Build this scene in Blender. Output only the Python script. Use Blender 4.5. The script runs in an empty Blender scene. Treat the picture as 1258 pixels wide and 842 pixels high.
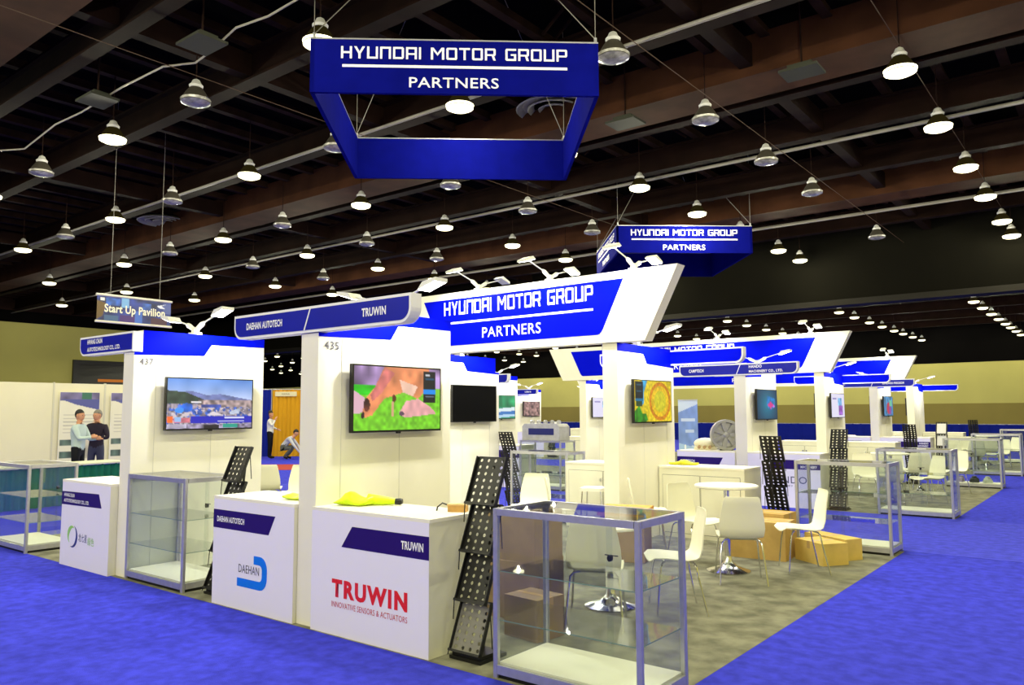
import bpy, bmesh, math, random
import numpy as np
from mathutils import Matrix, Vector
PI = math.pi
random.seed(7)
S = bpy.context.scene
COL = S.collection

# ------------------------------------------------------------------ camera
cam_d = bpy.data.cameras.new('camera')
cam = bpy.data.objects.new('camera', cam_d)
COL.objects.link(cam)
YAW, PITCH, ROLL = math.radians(38.18346), math.radians(5.09446), math.radians(-0.24452)
fw = Vector((-math.sin(YAW) * math.cos(PITCH), math.cos(YAW) * math.cos(PITCH), math.sin(PITCH)))
r0 = Vector((math.cos(YAW), math.sin(YAW), 0))
u0 = r0.cross(fw)
rr = r0 * math.cos(ROLL) + u0 * math.sin(ROLL)
uu = u0 * math.cos(ROLL) - r0 * math.sin(ROLL)
R3 = Matrix((rr, uu, -fw)).transposed()
cam.matrix_world = Matrix.Translation((0, 0, 1.68)) @ R3.to_4x4()
cam_d.sensor_width = 36.0
cam_d.lens = 958.774 / 1258 * 36.0
cam_d.clip_start, cam_d.clip_end = 0.05, 400
S.camera = cam

# ------------------------------------------------------------------ world, exposure
W = bpy.data.worlds.new('hall_air')
S.world = W
W.use_nodes = True
W.node_tree.nodes['Background'].inputs[0].default_value = (0.9, 0.95, 1, 1)
W.node_tree.nodes['Background'].inputs[1].default_value = 0.02
S.view_settings.view_transform = 'Standard'
S.view_settings.look = 'None'
S.view_settings.gamma = 1.0
S.view_settings.use_curve_mapping = False
S.view_settings.exposure = 0.0
S.cycles.max_bounces = 8
S.cycles.transparent_max_bounces = 32
S.cycles.glossy_bounces = 4
S.cycles.diffuse_bounces = 4
S.cycles.transmission_bounces = 6
S.cycles.sample_clamp_indirect = 4.0
S.cycles.caustics_reflective = False
S.cycles.caustics_refractive = False
HALL_LAMP_W = 440.0      # one lit high-bay lamp
FAR_LAMP_W = 330.0       # lamps of the hall beyond
ARM_LAMP_W = 90.0        # one floodlight head on a booth arm
WARM = (1.0, 0.955, 0.66)
COOL = (1.0, 0.99, 0.95)

# ------------------------------------------------------------------ helpers: materials
def lin(c):
    return tuple(((x / 255) / 12.92 if x / 255 <= 0.04045 else ((x / 255 + 0.055) / 1.055) ** 2.4) for x in c)

MATS = {}
def mat(name, rgb, rough=0.5, metal=0.0, spec=0.5, noise=0.0, nscale=8.0, bump=0.0, bscale=60.0, stretch=None, rgb2=None):
    if name in MATS:
        return MATS[name]
    m = bpy.data.materials.new(name)
    m.use_nodes = True
    nt = m.node_tree
    b = nt.nodes['Principled BSDF']
    c = lin(rgb)
    b.inputs['Base Color'].default_value = (*c, 1)
    b.inputs['Roughness'].default_value = rough
    b.inputs['Metallic'].default_value = metal
    b.inputs['Specular IOR Level'].default_value = spec
    if noise or bump:
        tc = nt.nodes.new('ShaderNodeTexCoord')
        src = tc.outputs['Object']
        if stretch:
            mp = nt.nodes.new('ShaderNodeMapping')
            mp.inputs['Scale'].default_value = stretch
            nt.links.new(src, mp.inputs['Vector'])
            src = mp.outputs['Vector']
    if noise:
        n = nt.nodes.new('ShaderNodeTexNoise')
        n.inputs['Scale'].default_value = nscale
        n.inputs['Detail'].default_value = 6
        nt.links.new(src, n.inputs['Vector'])
        rp = nt.nodes.new('ShaderNodeValToRGB')
        c2 = lin(rgb2) if rgb2 else tuple(x * (1 - noise) for x in c)
        c3 = c if rgb2 else tuple(min(1, x * (1 + noise)) for x in c)
        rp.color_ramp.elements[0].position = 0.35
        rp.color_ramp.elements[1].position = 0.65
        rp.color_ramp.elements[0].color = (*c2, 1)
        rp.color_ramp.elements[1].color = (*c3, 1)
        nt.links.new(n.outputs['Fac'], rp.inputs['Fac'])
        nt.links.new(rp.outputs['Color'], b.inputs['Base Color'])
    if bump:
        n2 = nt.nodes.new('ShaderNodeTexNoise')
        n2.inputs['Scale'].default_value = bscale
        n2.inputs['Detail'].default_value = 4
        nt.links.new(src, n2.inputs['Vector'])
        bp = nt.nodes.new('ShaderNodeBump')
        bp.inputs['Strength'].default_value = bump
        bp.inputs['Distance'].default_value = 0.02
        nt.links.new(n2.outputs['Fac'], bp.inputs['Height'])
        nt.links.new(bp.outputs['Normal'], b.inputs['Normal'])
    MATS[name] = m
    return m

def emit(name, rgb, strength):
    if name in MATS:
        return MATS[name]
    m = bpy.data.materials.new(name)
    m.use_nodes = True
    nt = m.node_tree
    nt.nodes.remove(nt.nodes['Principled BSDF'])
    e = nt.nodes.new('ShaderNodeEmission')
    e.inputs[0].default_value = (*lin(rgb), 1)
    e.inputs[1].default_value = strength
    nt.links.new(e.outputs[0], nt.nodes['Material Output'].inputs[0])
    m.cycles.emission_sampling = 'NONE'
    MATS[name] = m
    return m

def attr_mat(name, strength=0.0):
    if name in MATS:
        return MATS[name]
    m = bpy.data.materials.new(name)
    m.use_nodes = True
    nt = m.node_tree
    a = nt.nodes.new('ShaderNodeAttribute')
    a.attribute_name = 'art'
    b = nt.nodes['Principled BSDF']
    b.inputs['Roughness'].default_value = 0.35
    if strength:
        b.inputs['Base Color'].default_value = (0.01, 0.01, 0.012, 1)
        nt.links.new(a.outputs['Color'], b.inputs['Emission Color'])
        b.inputs['Emission Strength'].default_value = strength
        m.cycles.emission_sampling = 'NONE'
    else:
        nt.links.new(a.outputs['Color'], b.inputs['Base Color'])
    MATS[name] = m
    return m

def glass_mat(name, tint=(250, 252, 251), ior=1.45):
    if name in MATS:
        return MATS[name]
    m = bpy.data.materials.new(name)
    m.use_nodes = True
    nt = m.node_tree
    nt.nodes.remove(nt.nodes['Principled BSDF'])
    t = nt.nodes.new('ShaderNodeBsdfTransparent')
    t.inputs[0].default_value = (*lin(tint), 1)
    g = nt.nodes.new('ShaderNodeBsdfGlossy')
    g.inputs['Roughness'].default_value = 0.02
    lw = nt.nodes.new('ShaderNodeLayerWeight')
    lw.inputs['Blend'].default_value = 0.5
    pw = nt.nodes.new('ShaderNodeMath')
    pw.operation = 'POWER'
    pw.inputs[1].default_value = 4.0
    f = nt.nodes.new('ShaderNodeMath')
    f.operation = 'MULTIPLY_ADD'
    f.inputs[1].default_value = 0.7
    f.inputs[2].default_value = 0.025
    nt.links.new(lw.outputs['Facing'], pw.inputs[0])
    nt.links.new(pw.outputs[0], f.inputs[0])
    mx = nt.nodes.new('ShaderNodeMixShader')
    nt.links.new(f.outputs[0], mx.inputs[0])
    nt.links.new(t.outputs[0], mx.inputs[1])
    nt.links.new(g.outputs[0], mx.inputs[2])
    nt.links.new(mx.outputs[0], nt.nodes['Material Output'].inputs[0])
    MATS[name] = m
    return m

WHITE = mat('white_laminate', (240, 237, 222), 0.5, spec=0.2, noise=0.015, nscale=3)
OFFWHITE = mat('white_counter_side', (230, 228, 206), 0.5, noise=0.03, nscale=4)
RIM = mat('white_sign_rim', (240, 240, 240), 0.4)
BLUE = mat('blue_vinyl', (1, 12, 214), 0.6, spec=0.03, noise=0.04, nscale=2)
FASCIA_SHADE_BLUE = mat('fascia_blue_painted_shade', (14, 24, 160), 0.35, spec=0.25, noise=0.06, nscale=2)  # darker than the header blue, painting in the unlit sign fronts
HANG_BLUE = mat('hanging_fabric_blue', (8, 13, 112), 0.9, spec=0.03, noise=0.08, nscale=3)
PURPLE = mat('purple_vinyl', (38, 14, 108), 0.5, spec=0.2)
LETTER = mat('white_lettering', (245, 245, 250), 0.5)
GREYLET = mat('grey_lettering', (74, 74, 90), 0.5)
ALU = mat('brushed_aluminium', (196, 196, 202), 0.36, 0.72, noise=0.05, nscale=20)
CHROME = mat('chrome', (225, 225, 228), 0.12, 1.0)
GLASS = glass_mat('clear_glass')
GLASSEDGE = mat('green_glass_edge', (120, 150, 140), 0.2)
BLACK = mat('black_metal', (14, 14, 16), 0.4, noise=0.1, nscale=10)
BLACKPL = mat('black_plastic', (10, 10, 12), 0.3)
CHAIRW = mat('cream_shell_plastic', (240, 238, 214), 0.38, noise=0.01, nscale=3)
CARTON = mat('brown_cardboard', (194, 160, 92), 0.8, noise=0.1, nscale=5)
CARTON2 = mat('dark_cardboard', (148, 126, 94), 0.8, noise=0.1, nscale=5)
TAPE = mat('tan_tape', (180, 150, 95), 0.3)
LAMPGREY = mat('grey_lamp_housing', (186, 186, 186), 0.45)
LAMPLENS_OFF = mat('unlit_lens', (140, 138, 132), 0.2, noise=0.4, nscale=7)
LAMPLENS = emit('lit_lens', (255, 246, 200), 4.0)
FLOODLENS = emit('lit_flood_lens', (255, 252, 246), 14.0)
BEAM = mat('rust_brown_steel', (24, 12, 8), 0.8, spec=0.06, noise=0.25, nscale=1.5)
JOIST = mat('dark_joist_steel', (34, 21, 16), 0.8, spec=0.06, noise=0.3, nscale=2)
DECK = mat('black_roof_deck', (5, 5, 5), 0.95, spec=0.02, noise=0.2, nscale=1)
PIPE = mat('grey_conduit', (118, 114, 108), 0.5, noise=0.1, nscale=2)

# ------------------------------------------------------------------ helpers: geometry
class MB:
    def __init__(self):
        self.v, self.f = [], []
    def add(self, v, f):
        o = len(self.v)
        self.v += [tuple(p) for p in v]
        self.f += [tuple(i + o for i in q) for q in f]
        return self
    def box(self, x0, x1, y0, y1, z0, z1):
        v = [(x, y, z) for z in (z0, z1) for y in (y0, y1) for x in (x0, x1)]
        return self.add(v, [(0, 2, 3, 1), (4, 5, 7, 6), (0, 1, 5, 4), (2, 6, 7, 3), (0, 4, 6, 2), (1, 3, 7, 5)])
    def bar(self, a, b, w, h):
        """box bar from a to b with cross-section w (horizontal) by h"""
        a, b = Vector(a), Vector(b)
        d = (b - a).normalized()
        up = Vector((0, 0, 1)) if abs(d.z) < 0.95 else Vector((0, 1, 0))
        s = d.cross(up).normalized() * w / 2
        t = s.cross(d).normalized() * h / 2
        v = [p + i * s + j * t for p in (a, b) for i, j in ((-1, -1), (1, -1), (1, 1), (-1, 1))]
        return self.add(v, [(0, 1, 2, 3), (7, 6, 5, 4), (0, 4, 5, 1), (1, 5, 6, 2), (2, 6, 7, 3), (3, 7, 4, 0)])
    def prism(self, poly, axis, a, b):
        n = len(poly)
        def p3(p, w):
            return {'x': (w, p[0], p[1]), 'y': (p[0], w, p[1]), 'z': (p[0], p[1], w)}[axis]
        v = [p3(p, a) for p in poly] + [p3(p, b) for p in poly]
        f = [tuple(range(n)), tuple(range(2 * n - 1, n - 1, -1))] + [(i, (i + 1) % n, (i + 1) % n + n, i + n) for i in range(n)]
        return self.add(v, f)
    def tube(self, pts, r, n=8):
        pts = [Vector(p) for p in pts]
        m = len(pts)
        rs = r if isinstance(r, (list, tuple)) else [r] * m
        v, f = [], []
        prev = None
        for i, p in enumerate(pts):
            d = (pts[min(i + 1, m - 1)] - pts[max(i - 1, 0)]).normalized()
            if prev is None:
                up = Vector((0, 0, 1)) if abs(d.z) < 0.9 else Vector((0, 1, 0))
                s = d.cross(up).normalized()
            else:
                s = (prev - d * prev.dot(d)).normalized()
            prev = s
            t = d.cross(s)
            for k in range(n):
                a = 2 * PI * k / n
                v.append(p + (s * math.cos(a) + t * math.sin(a)) * rs[i])
        for i in range(m - 1):
            for k in range(n):
                k2 = (k + 1) % n
                f.append((i * n + k, i * n + k2, (i + 1) * n + k2, (i + 1) * n + k))
        f.append(tuple(range(n - 1, -1, -1)))
        f.append(tuple((m - 1) * n + k for k in range(n)))
        return self.add(v, f)
    def lathe(self, prof, n=20, c=(0, 0), z0=0.0):
        v, f = [], []
        for r, z in prof:
            for k in range(n):
                a = 2 * PI * k / n
                v.append((c[0] + r * math.cos(a), c[1] + r * math.sin(a), z + z0))
        for i in range(len(prof) - 1):
            for k in range(n):
                k2 = (k + 1) % n
                f.append((i * n + k, i * n + k2, (i + 1) * n + k2, (i + 1) * n + k))
        f.append(tuple(range(n - 1, -1, -1)))
        f.append(tuple((len(prof) - 1) * n + k for k in range(n)))
        return self.add(v, f)
    def ball(self, c, r, n=10, m=7):
        rx, ry, rz = r if isinstance(r, (list, tuple)) else (r, r, r)
        prof = [(math.sin(PI * i / m), -math.cos(PI * i / m)) for i in range(m + 1)]
        v, f = [], []
        for q, z in prof:
            q = max(q, 0.02)
            for k in range(n):
                a = 2 * PI * k / n
                v.append((c[0] + rx * q * math.cos(a), c[1] + ry * q * math.sin(a), c[2] + rz * z))
        for i in range(m):
            for k in range(n):
                k2 = (k + 1) % n
                f.append((i * n + k, i * n + k2, (i + 1) * n + k2, (i + 1) * n + k))
        f.append(tuple(range(n - 1, -1, -1)))
        f.append(tuple(m * n + k for k in range(n)))
        return self.add(v, f)
    def xf(self, M):
        self.v = [tuple(M @ Vector(p)) for p in self.v]
        return self
    def mesh(self, name, material, smooth=False):
        me = bpy.data.meshes.new(name)
        me.from_pydata(self.v, [], self.f)
        bm = bmesh.new()
        bm.from_mesh(me)
        bmesh.ops.recalc_face_normals(bm, faces=bm.faces)
        if smooth:
            for q in bm.faces:
                q.smooth = True
            for e in bm.edges:
                if len(e.link_faces) == 2 and e.calc_face_angle(0) > 0.7:
                    e.smooth = False
        bm.to_mesh(me)
        bm.free()
        me.materials.append(material)
        return me

CACHE = {}
def cached(key, fn):
    if key not in CACHE:
        CACHE[key] = fn()
    return CACHE[key]

def part(name, me, parent, loc=None, rz=None, label=None, rot=None):
    o = bpy.data.objects.new(name, me)
    COL.objects.link(o)
    o.parent = parent
    if loc is not None:
        o.location = loc
    if rz is not None:
        o.rotation_euler = (0, 0, rz)
    if rot is not None:
        o.rotation_euler = rot
    if label:
        o['label'] = label
    return o

def thing(name, label, cat, loc=(0, 0, 0), rz=0.0, group=None, me=None, kind=None):
    o = bpy.data.objects.new(name, me)
    COL.objects.link(o)
    o.location = loc
    o.rotation_euler = (0, 0, rz)
    o['label'] = label
    o['category'] = cat
    if group:
        o['group'] = group
    if kind:
        o['kind'] = kind
    return o

def structure(name, me, parent=None):
    o = bpy.data.objects.new(name, me)
    COL.objects.link(o)
    if parent:
        o.parent = parent
    else:
        o['kind'] = 'structure'
    return o

def text_mesh(body, w, h, material, bold=0.02, depth=0.0015, space=1.06):
    """upright lettering in the XZ plane, read from -Y, lower left corner at the origin, w wide and h tall"""
    def make():
        cu = bpy.data.curves.new('lettering', 'FONT')
        cu.body = body
        cu.size = 1.0
        cu.extrude = 0.0
        cu.space_character = space
        cu.offset = bold
        cu.resolution_u = 3
        o = bpy.data.objects.new('lettering_source', cu)
        COL.objects.link(o)
        dg = bpy.context.evaluated_depsgraph_get()
        me = bpy.data.meshes.new_from_object(o.evaluated_get(dg))
        bpy.data.objects.remove(o)
        bpy.data.curves.remove(cu)
        co = np.array([v.co[:] for v in me.vertices])
        if len(co):
            lo, hi = co.min(0), co.max(0)
            sx = w / max(hi[0] - lo[0], 1e-6)
            sz = h / max(hi[1] - lo[1], 1e-6)
            for v in me.vertices:
                x, y, z = v.co
                v.co = ((x - lo[0]) * sx, -depth, (y - lo[1]) * sz)
        me.name = 'lettering'
        me.materials.clear()
        me.materials.append(material)
        return me
    return cached(('text', body, round(w, 3), round(h, 3), material.name), make)

# squared stroke letters (x 0..1, z 0..1)
def stroke_letters(body, w, h, material, t=0.2):
    t2 = t
    H = {
        'H': [(0, 0, t2, 1), (1 - t2, 0, 1, 1), (0, .42, 1, .58)],
        'Y': 'Y', 'M': 'M', 'R': 'R', 'A': [(0, 0, t2, 1), (1 - t2, 0, 1, 1), (0, .84, 1, 1), (0, .36, 1, .5)],
        'U': [(0, 0, t2, 1), (1 - t2, 0, 1, 1), (0, 0, 1, .16)],
        'N': [(0, 0, t2, 1), (1 - t2, 0, 1, 1), (0, .84, 1, 1)],
        'D': [(0, 0, t2, 1), (1 - t2, .08, 1, .92), (0, .84, .92, 1), (0, 0, .92, .16)],
        'I': [(0, 0, t2, 1)],
        'O': [(0, .06, t2, .94), (1 - t2, .06, 1, .94), (.06, .84, .94, 1), (.06, 0, .94, .16)],
        'T': [(0, .84, 1, 1), (.5 - t2 / 2, 0, .5 + t2 / 2, 1)],
        'G': [(0, .06, t2, .94), (.06, .84, 1, 1), (.06, 0, 1, .16), (1 - t2, 0, 1, .5), (.5, .42, 1, .56)],
        'P': [(0, 0, t2, 1), (0, .84, .94, 1), (1 - t2, .42, 1, .94), (0, .36, .94, .5)],
    }
    def make():
        mb = MB()
        x = 0.0
        def rect(a, b, c, d, wd):
            mb.add([(x + a * wd, 0, b), (x + c * wd, 0, b), (x + c * wd, 0, d), (x + a * wd, 0, d)], [(0, 1, 2, 3)])
        def quad(ps, wd):
            mb.add([(x + p * wd, 0, q) for p, q in ps], [tuple(range(len(ps)))])
        for ch in body:
            if ch == ' ':
                x += .75
                continue
            wd = {'I': 1.0, 'M': 1.3}.get(ch, 1.05)
            g = H[ch]
            if ch == 'Y':
                quad([(0, 1), (t2 * 1.15, 1), (.5, .58), (.5, .4), (.5 - t2 / 2, .4)], wd)
                quad([(1, 1), (.5 + t2 / 2, .4), (.5, .4), (.5, .58), (1 - t2 * 1.15, 1)], wd)
                rect(.5 - t2 / 2, 0, .5 + t2 / 2, .42, wd)
            elif ch == 'M':
                rect(0, 0, t2 * .85, 1, wd); rect(1 - t2 * .85, 0, 1, 1, wd)
                quad([(0, 1), (t2, 1), (.5, .55), (.5, .32)], wd)
                quad([(1, 1), (.5, .32), (.5, .55), (1 - t2, 1)], wd)
            elif ch == 'R':
                rect(0, 0, t2, 1, wd); rect(0, .84, .94, 1, wd); rect(1 - t2, .44, 1, .94, wd); rect(0, .38, .94, .52, wd)
                quad([(.62, .4), (.84, .4), (1, .0), (.78, .0)], wd)
            else:
                for r in g:
                    rect(*r, wd)
            x += (t2 if ch == 'I' else wd) + .2
        tot = x - .2
        mb.v = [(p[0] / tot * w, -0.0015, p[2] * h) for p in mb.v]
        return mb.mesh('lettering', material)
    return cached(('stroke', body, round(w, 3), round(h, 3), material.name), make)

RZ90 = PI / 2
def rrect(x0, x1, z0, z1, rbl=0, rbr=0, rtr=0, rtl=0, n=6):
    out = []
    for cx, cz, r, a0 in ((x0, z0, rbl, PI), (x1, z0, rbr, 1.5 * PI), (x1, z1, rtr, 0), (x0, z1, rtl, .5 * PI)):
        sx = 1 if cx == x0 else -1
        sz = 1 if cz == z0 else -1
        if r <= 0:
            out.append((cx, cz))
        else:
            for i in range(n + 1):
                a = a0 + .5 * PI * i / n
                out.append((cx + sx * r + r * math.cos(a), cz + sz * r + r * math.sin(a)))
    return out

# ------------------------------------------------------------------ painted pictures (screens, posters)
def vnoise(h, w, cells, seed):
    rs = np.random.RandomState(seed)
    g = rs.rand(cells + 2, int(cells * w / h) + 3)
    yy = np.linspace(0, cells, h); xx = np.linspace(0, g.shape[1] - 2, w)
    y0 = np.clip(yy.astype(int), 0, g.shape[0] - 2); x0 = np.clip(xx.astype(int), 0, g.shape[1] - 2)
    fy = (yy - y0)[:, None]; fx = (xx - x0)[None, :]
    a = g[y0][:, x0]; b = g[y0][:, x0 + 1]; c = g[y0 + 1][:, x0]; d = g[y0 + 1][:, x0 + 1]
    return (a * (1 - fx) + b * fx) * (1 - fy) + (c * (1 - fx) + d * fx) * fy

class Art:
    """picture raster, u to the right and v downwards, both 0..1"""
    def __init__(self, w, h, base):
        self.w, self.h = w, h
        self.a = np.zeros((h, w, 3)) + np.array(base, float)
        self.u, self.vv = np.meshgrid((np.arange(w) + .5) / w, (np.arange(h) + .5) / h)
    def put(self, m, c, n=0, seed=1, cells=12):
        c = np.array(c, float)
        k = (1 + n * (vnoise(self.h, self.w, cells, seed) * 2 - 1))[..., None] if n else 1.0
        self.a = np.where(m[..., None], np.clip(c * k, 0, 255), self.a)
    def rect(self, x0, y0, x1, y1, c, **k):
        self.put((self.u >= x0) & (self.u < x1) & (self.vv >= y0) & (self.vv < y1), c, **k)
    def ell(self, x, y, rx, ry, c, **k):
        self.put(((self.u - x) / rx) ** 2 + ((self.vv - y) / ry) ** 2 < 1, c, **k)
    def poly(self, ps, c, **k):
        m = np.zeros((self.h, self.w), bool)
        j = len(ps) - 1
        for i in range(len(ps)):
            xi, yi = ps[i]; xj, yj = ps[j]
            m ^= ((yi > self.vv) != (yj > self.vv)) & (self.u < (xj - xi) * (self.vv - yi) / (yj - yi + 1e-9) + xi)
            j = i
        self.put(m, c, **k)
    def mesh(self, name, W_, H_, material):
        """upright sheet facing -Y centred on the origin, colours as a point attribute"""
        w, h = self.w, self.h
        xs = np.linspace(-W_ / 2, W_ / 2, w); zs = np.linspace(H_ / 2, -H_ / 2, h)
        X, Z = np.meshgrid(xs, zs)
        v = np.stack([X, np.zeros_like(X), Z], -1).reshape(-1, 3)
        idx = np.arange(w * h).reshape(h, w)
        f = np.stack([idx[:-1, :-1], idx[1:, :-1], idx[1:, 1:], idx[:-1, 1:]], -1).reshape(-1, 4)
        me = bpy.data.meshes.new(name)
        me.from_pydata(v.tolist(), [], f.tolist())
        at = me.color_attributes.new('art', 'FLOAT_COLOR', 'POINT')
        s = self.a / 255
        l = np.where(s <= .04045, s / 12.92, ((s + .055) / 1.055) ** 2.4)
        at.data.foreach_set('color', np.concatenate([l.reshape(-1, 3), np.ones((w * h, 1))], 1).astype(np.float32).ravel())
        me.materials.append(material)
        return me

def art_cow():
    A = Art(112, 64, (128, 205, 52))
    A.put(A.vv > .45, (120, 205, 40), n=.18, seed=3, cells=20)
    A.rect(0, 0, 1, .33, (150, 122, 168), n=.45, seed=5, cells=7)
    A.rect(0, .3, .28, .45, (40, 190, 20), n=.2, seed=4)
    A.poly([(0, .38), (.12, .5), (.1, .72), (0, .74)], (226, 180, 196))
    A.poly([(.33, 0), (.86, 0), (.83, .34), (.72, .5), (.55, .4), (.42, .46), (.33, .5), (.2, .76), (.12, .8), (.09, .72), (.13, .5), (.22, .35)], (228, 140, 92), n=.22, seed=8, cells=9)
    A.poly([(.34, .02), (.45, .1), (.3, .42), (.2, .55), (.18, .45)], (214, 118, 112), n=.15, seed=9)
    A.poly([(.5, .2), (.72, .3), (.66, .46), (.54, .4)], (244, 200, 176), n=.1, seed=2)
    A.ell(.44, .5, .025, .06, (92, 44, 20))
    A.ell(.14, .6, .035, .1, (90, 40, 30), n=.5, seed=11)
    A.ell(.1, .76, .02, .05, (50, 26, 30))
    A.rect(.41, .54, .44, .78, (214, 168, 128))
    A.poly([(.5, .72), (.58, .54), (.72, .5), (.88, .64), (.95, .74), (.72, .78), (.56, .8)], (236, 172, 172), n=.12, seed=12)
    A.ell(.53, .74, .03, .035, (96, 70, 92))
    A.rect(.79, .04, .94, .56, (12, 13, 20))
    A.rect(.79, .34, .94, .42, (20, 140, 236)); A.rect(.81, .15, .92, .19, (24, 74, 110))
    A.rect(.81, .1, .87, .12, (200, 200, 210)); A.rect(.81, .46, .92, .475, (110, 120, 140)); A.rect(.81, .29, .9, .3, (90, 110, 120))
    return A

def art_city():
    A = Art(112, 64, (150, 180, 235))
    A.a = np.array([100., 150, 232]) * (1 - A.vv[..., None] * 1.6) + np.array([236., 232, 246]) * (A.vv[..., None] * 1.6)
    A.a[:, :, :] += (vnoise(64, 112, 5, 3)[..., None] - .5) * 40 * np.ones(3)
    A.a = np.clip(A.a, 0, 255)
    A.poly([(0, .28), (.28, .25), (.45, .33), (.6, .3), (1, .42), (1, .6), (0, .6)], (112, 122, 178), n=.2, seed=4)
    A.poly([(0, .24), (.2, .27), (.42, .42), (.3, .5), (0, .56)], (46, 66, 52), n=.35, seed=6)
    A.put(A.vv > .5, (150, 138, 150), n=.4, seed=9, cells=30)
    A.put((A.vv > .5) & (vnoise(64, 112, 16, 31) > .62), (60, 96, 190), n=.4, seed=33, cells=24)
    A.put((A.vv > .52) & (vnoise(64, 112, 22, 41) > .7), (214, 200, 206))
    A.put((A.vv > .42) & (A.vv < .56) & (A.u > .35), (160, 140, 140), n=.5, seed=10, cells=20)
    A.ell(.22, .58, .07, .09, (40, 110, 232), n=.3, seed=1); A.ell(.14, .63, .05, .06, (60, 150, 250))
    A.rect(.38, .52, .62, .58, (70, 90, 190), n=.5, seed=13)
    A.poly([(.44, .74), (.52, .65), (.66, .74)], (226, 214, 222)); A.poly([(.72, .66), (.85, .58), (.84, .7), (.72, .72)], (196, 206, 226), n=.2, seed=3)
    A.rect(.27, .45, .38, .49, (240, 236, 240))
    A.rect(.01, .75, .07, .88, (250, 110, 40)); A.rect(.08, .78, .26, .88, (205, 110, 126), n=.3, seed=2); A.rect(.09, .77, .16, .86, (150, 190, 240))
    A.rect(.27, .75, 1, .89, (26, 26, 190)); A.rect(.66, .77, .9, .8, (226, 226, 246)); A.rect(.58, .84, .9, .86, (210, 214, 240))
    A.rect(0, .9, 1, 1, (150, 140, 170), n=.6, seed=22, cells=16); A.rect(.64, .9, .82, .98, (28, 160, 140)); A.rect(.42, .92, .6, 1, (26, 20, 30))
    A.rect(.01, .9, .22, .99, (190, 182, 206), n=.2, seed=5)
    return A

def art_flower():
    A = Art(112, 64, (216, 190, 24))
    A.put(A.u > -1, (222, 196, 26), n=.18, seed=3, cells=22)
    A.ell(.68, .5, .3, .47, (206, 128, 18), n=.16, seed=5, cells=22); A.ell(.68, .5, .24, .38, (228, 190, 24), n=.16, seed=7, cells=22)
    A.ell(.68, .5, .16, .26, (206, 196, 40), n=.12, seed=9, cells=22)
    A.poly([(0, .74), (.12, .6), (.2, .8), (.3, .8), (.34, .94), (.3, 1), (0, 1)], (50, 140, 24), n=.4, seed=11)
    A.poly([(.2, 0), (.34, 0), (.24, .3), (.24, .55), (.18, .62)], (60, 160, 210), n=.2, seed=12)
    A.rect(.02, .03, .22, .46, (14, 26, 34)); A.rect(.02, .44, .22, .5, (24, 110, 150)); A.rect(.05, .1, .18, .13, (40, 80, 100)); A.rect(.05, .25, .18, .28, (40, 80, 100))
    A.rect(.04, .5, .2, .62, (40, 70, 40))
    return A

def art_teal():
    A = Art(64, 40, (10, 74, 104))
    d = np.hypot((A.u - .5) * 1.3, A.vv - .5)
    A.a = np.clip(np.array([22., 130, 160]) * (1 - d[..., None]) + np.array([4., 26, 60]) * d[..., None], 0, 255)
    A.poly([(.5, .2), (.9, .3), (.86, .6), (.6, .7), (.46, .5)], (24, 120, 190), n=.2, seed=2)
    A.ell(.66, .52, .14, .07, (214, 50, 140)); A.ell(.66, .52, .05, .13, (214, 50, 140)); A.ell(.82, .56, .05, .05, (190, 120, 230))
    return A

def art_lilac():
    A = Art(48, 32, (226, 222, 244))
    A.rect(.5, .2, .8, .5, (120, 180, 230), n=.3, seed=2); A.rect(.55, .5, .85, .9, (150, 90, 190), n=.3, seed=4); A.rect(.1, .2, .4, .25, (140, 130, 190))
    return A

def art_green():
    A = Art(48, 32, (40, 150, 110))
    A.put(A.vv < .5, (40, 156, 96), n=.4, seed=2, cells=4); A.rect(.35, 0, .5, .5, (20, 120, 70))
    A.poly([(0, .6), (1, .5), (1, .66), (0, .78)], (220, 236, 240)); A.poly([(0, .74), (1, .66), (1, .8), (0, .9)], (60, 120, 190)); A.poly([(0, .86), (1, .8), (1, .9), (0, 1)], (180, 214, 236))
    return A

def art_brown():
    A = Art(48, 32, (140, 110, 105))
    A.put(A.u > -1, (146, 116, 110), n=.5, seed=7, cells=9)
    return A

def art_mixed():
    A = Art(48, 32, (70, 120, 170))
    A.put(A.u > -1, (70, 130, 180), n=.4, seed=7, cells=6); A.ell(.5, .6, .2, .3, (190, 50, 80)); A.rect(.6, .2, .9, .5, (110, 190, 160)); A.rect(.55, .5, .8, .9, (140, 70, 160))
    return A

# ================================================================== THE HALL
X0, X1, Y0, Y1 = -60.0, 9.0, -24.0, 82.0
CARPET = mat('blue_carpet', (66, 70, 216), 0.95, spec=0.05, noise=0.16, nscale=9.0, bump=0.5, bscale=220)
CARPET_B = mat('blue_carpet_runner', (76, 80, 222), 0.95, spec=0.05, noise=0.14, nscale=9.0, bump=0.5, bscale=220)
GREYCARPET = mat('grey_carpet', (150, 149, 128), 0.95, spec=0.05, noise=0.1, nscale=4.5, bump=0.5, bscale=160, stretch=(1.0, 1.0, 1.0), rgb2=(112, 111, 96))
XB = -140.0
structure('floor', MB().box(X0, X1, Y0, Y1, -0.3, 0).box(XB, X0, 35.0, Y1, -.3, 0).mesh('floor', CARPET))
OLIVE = mat('olive_painted_wall', (182, 176, 96), 0.85, noise=0.06, nscale=0.3)
OLIVE_D = mat('dark_olive_wall_band', (132, 120, 54), 0.85, noise=0.06, nscale=0.3)
SHADE_WALL = mat('upper_wall_painted_shade', (10, 9, 8), 0.9, spec=.03, noise=0.2, nscale=0.4)  # black paints in the dark above the lamps' light cutoff

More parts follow.
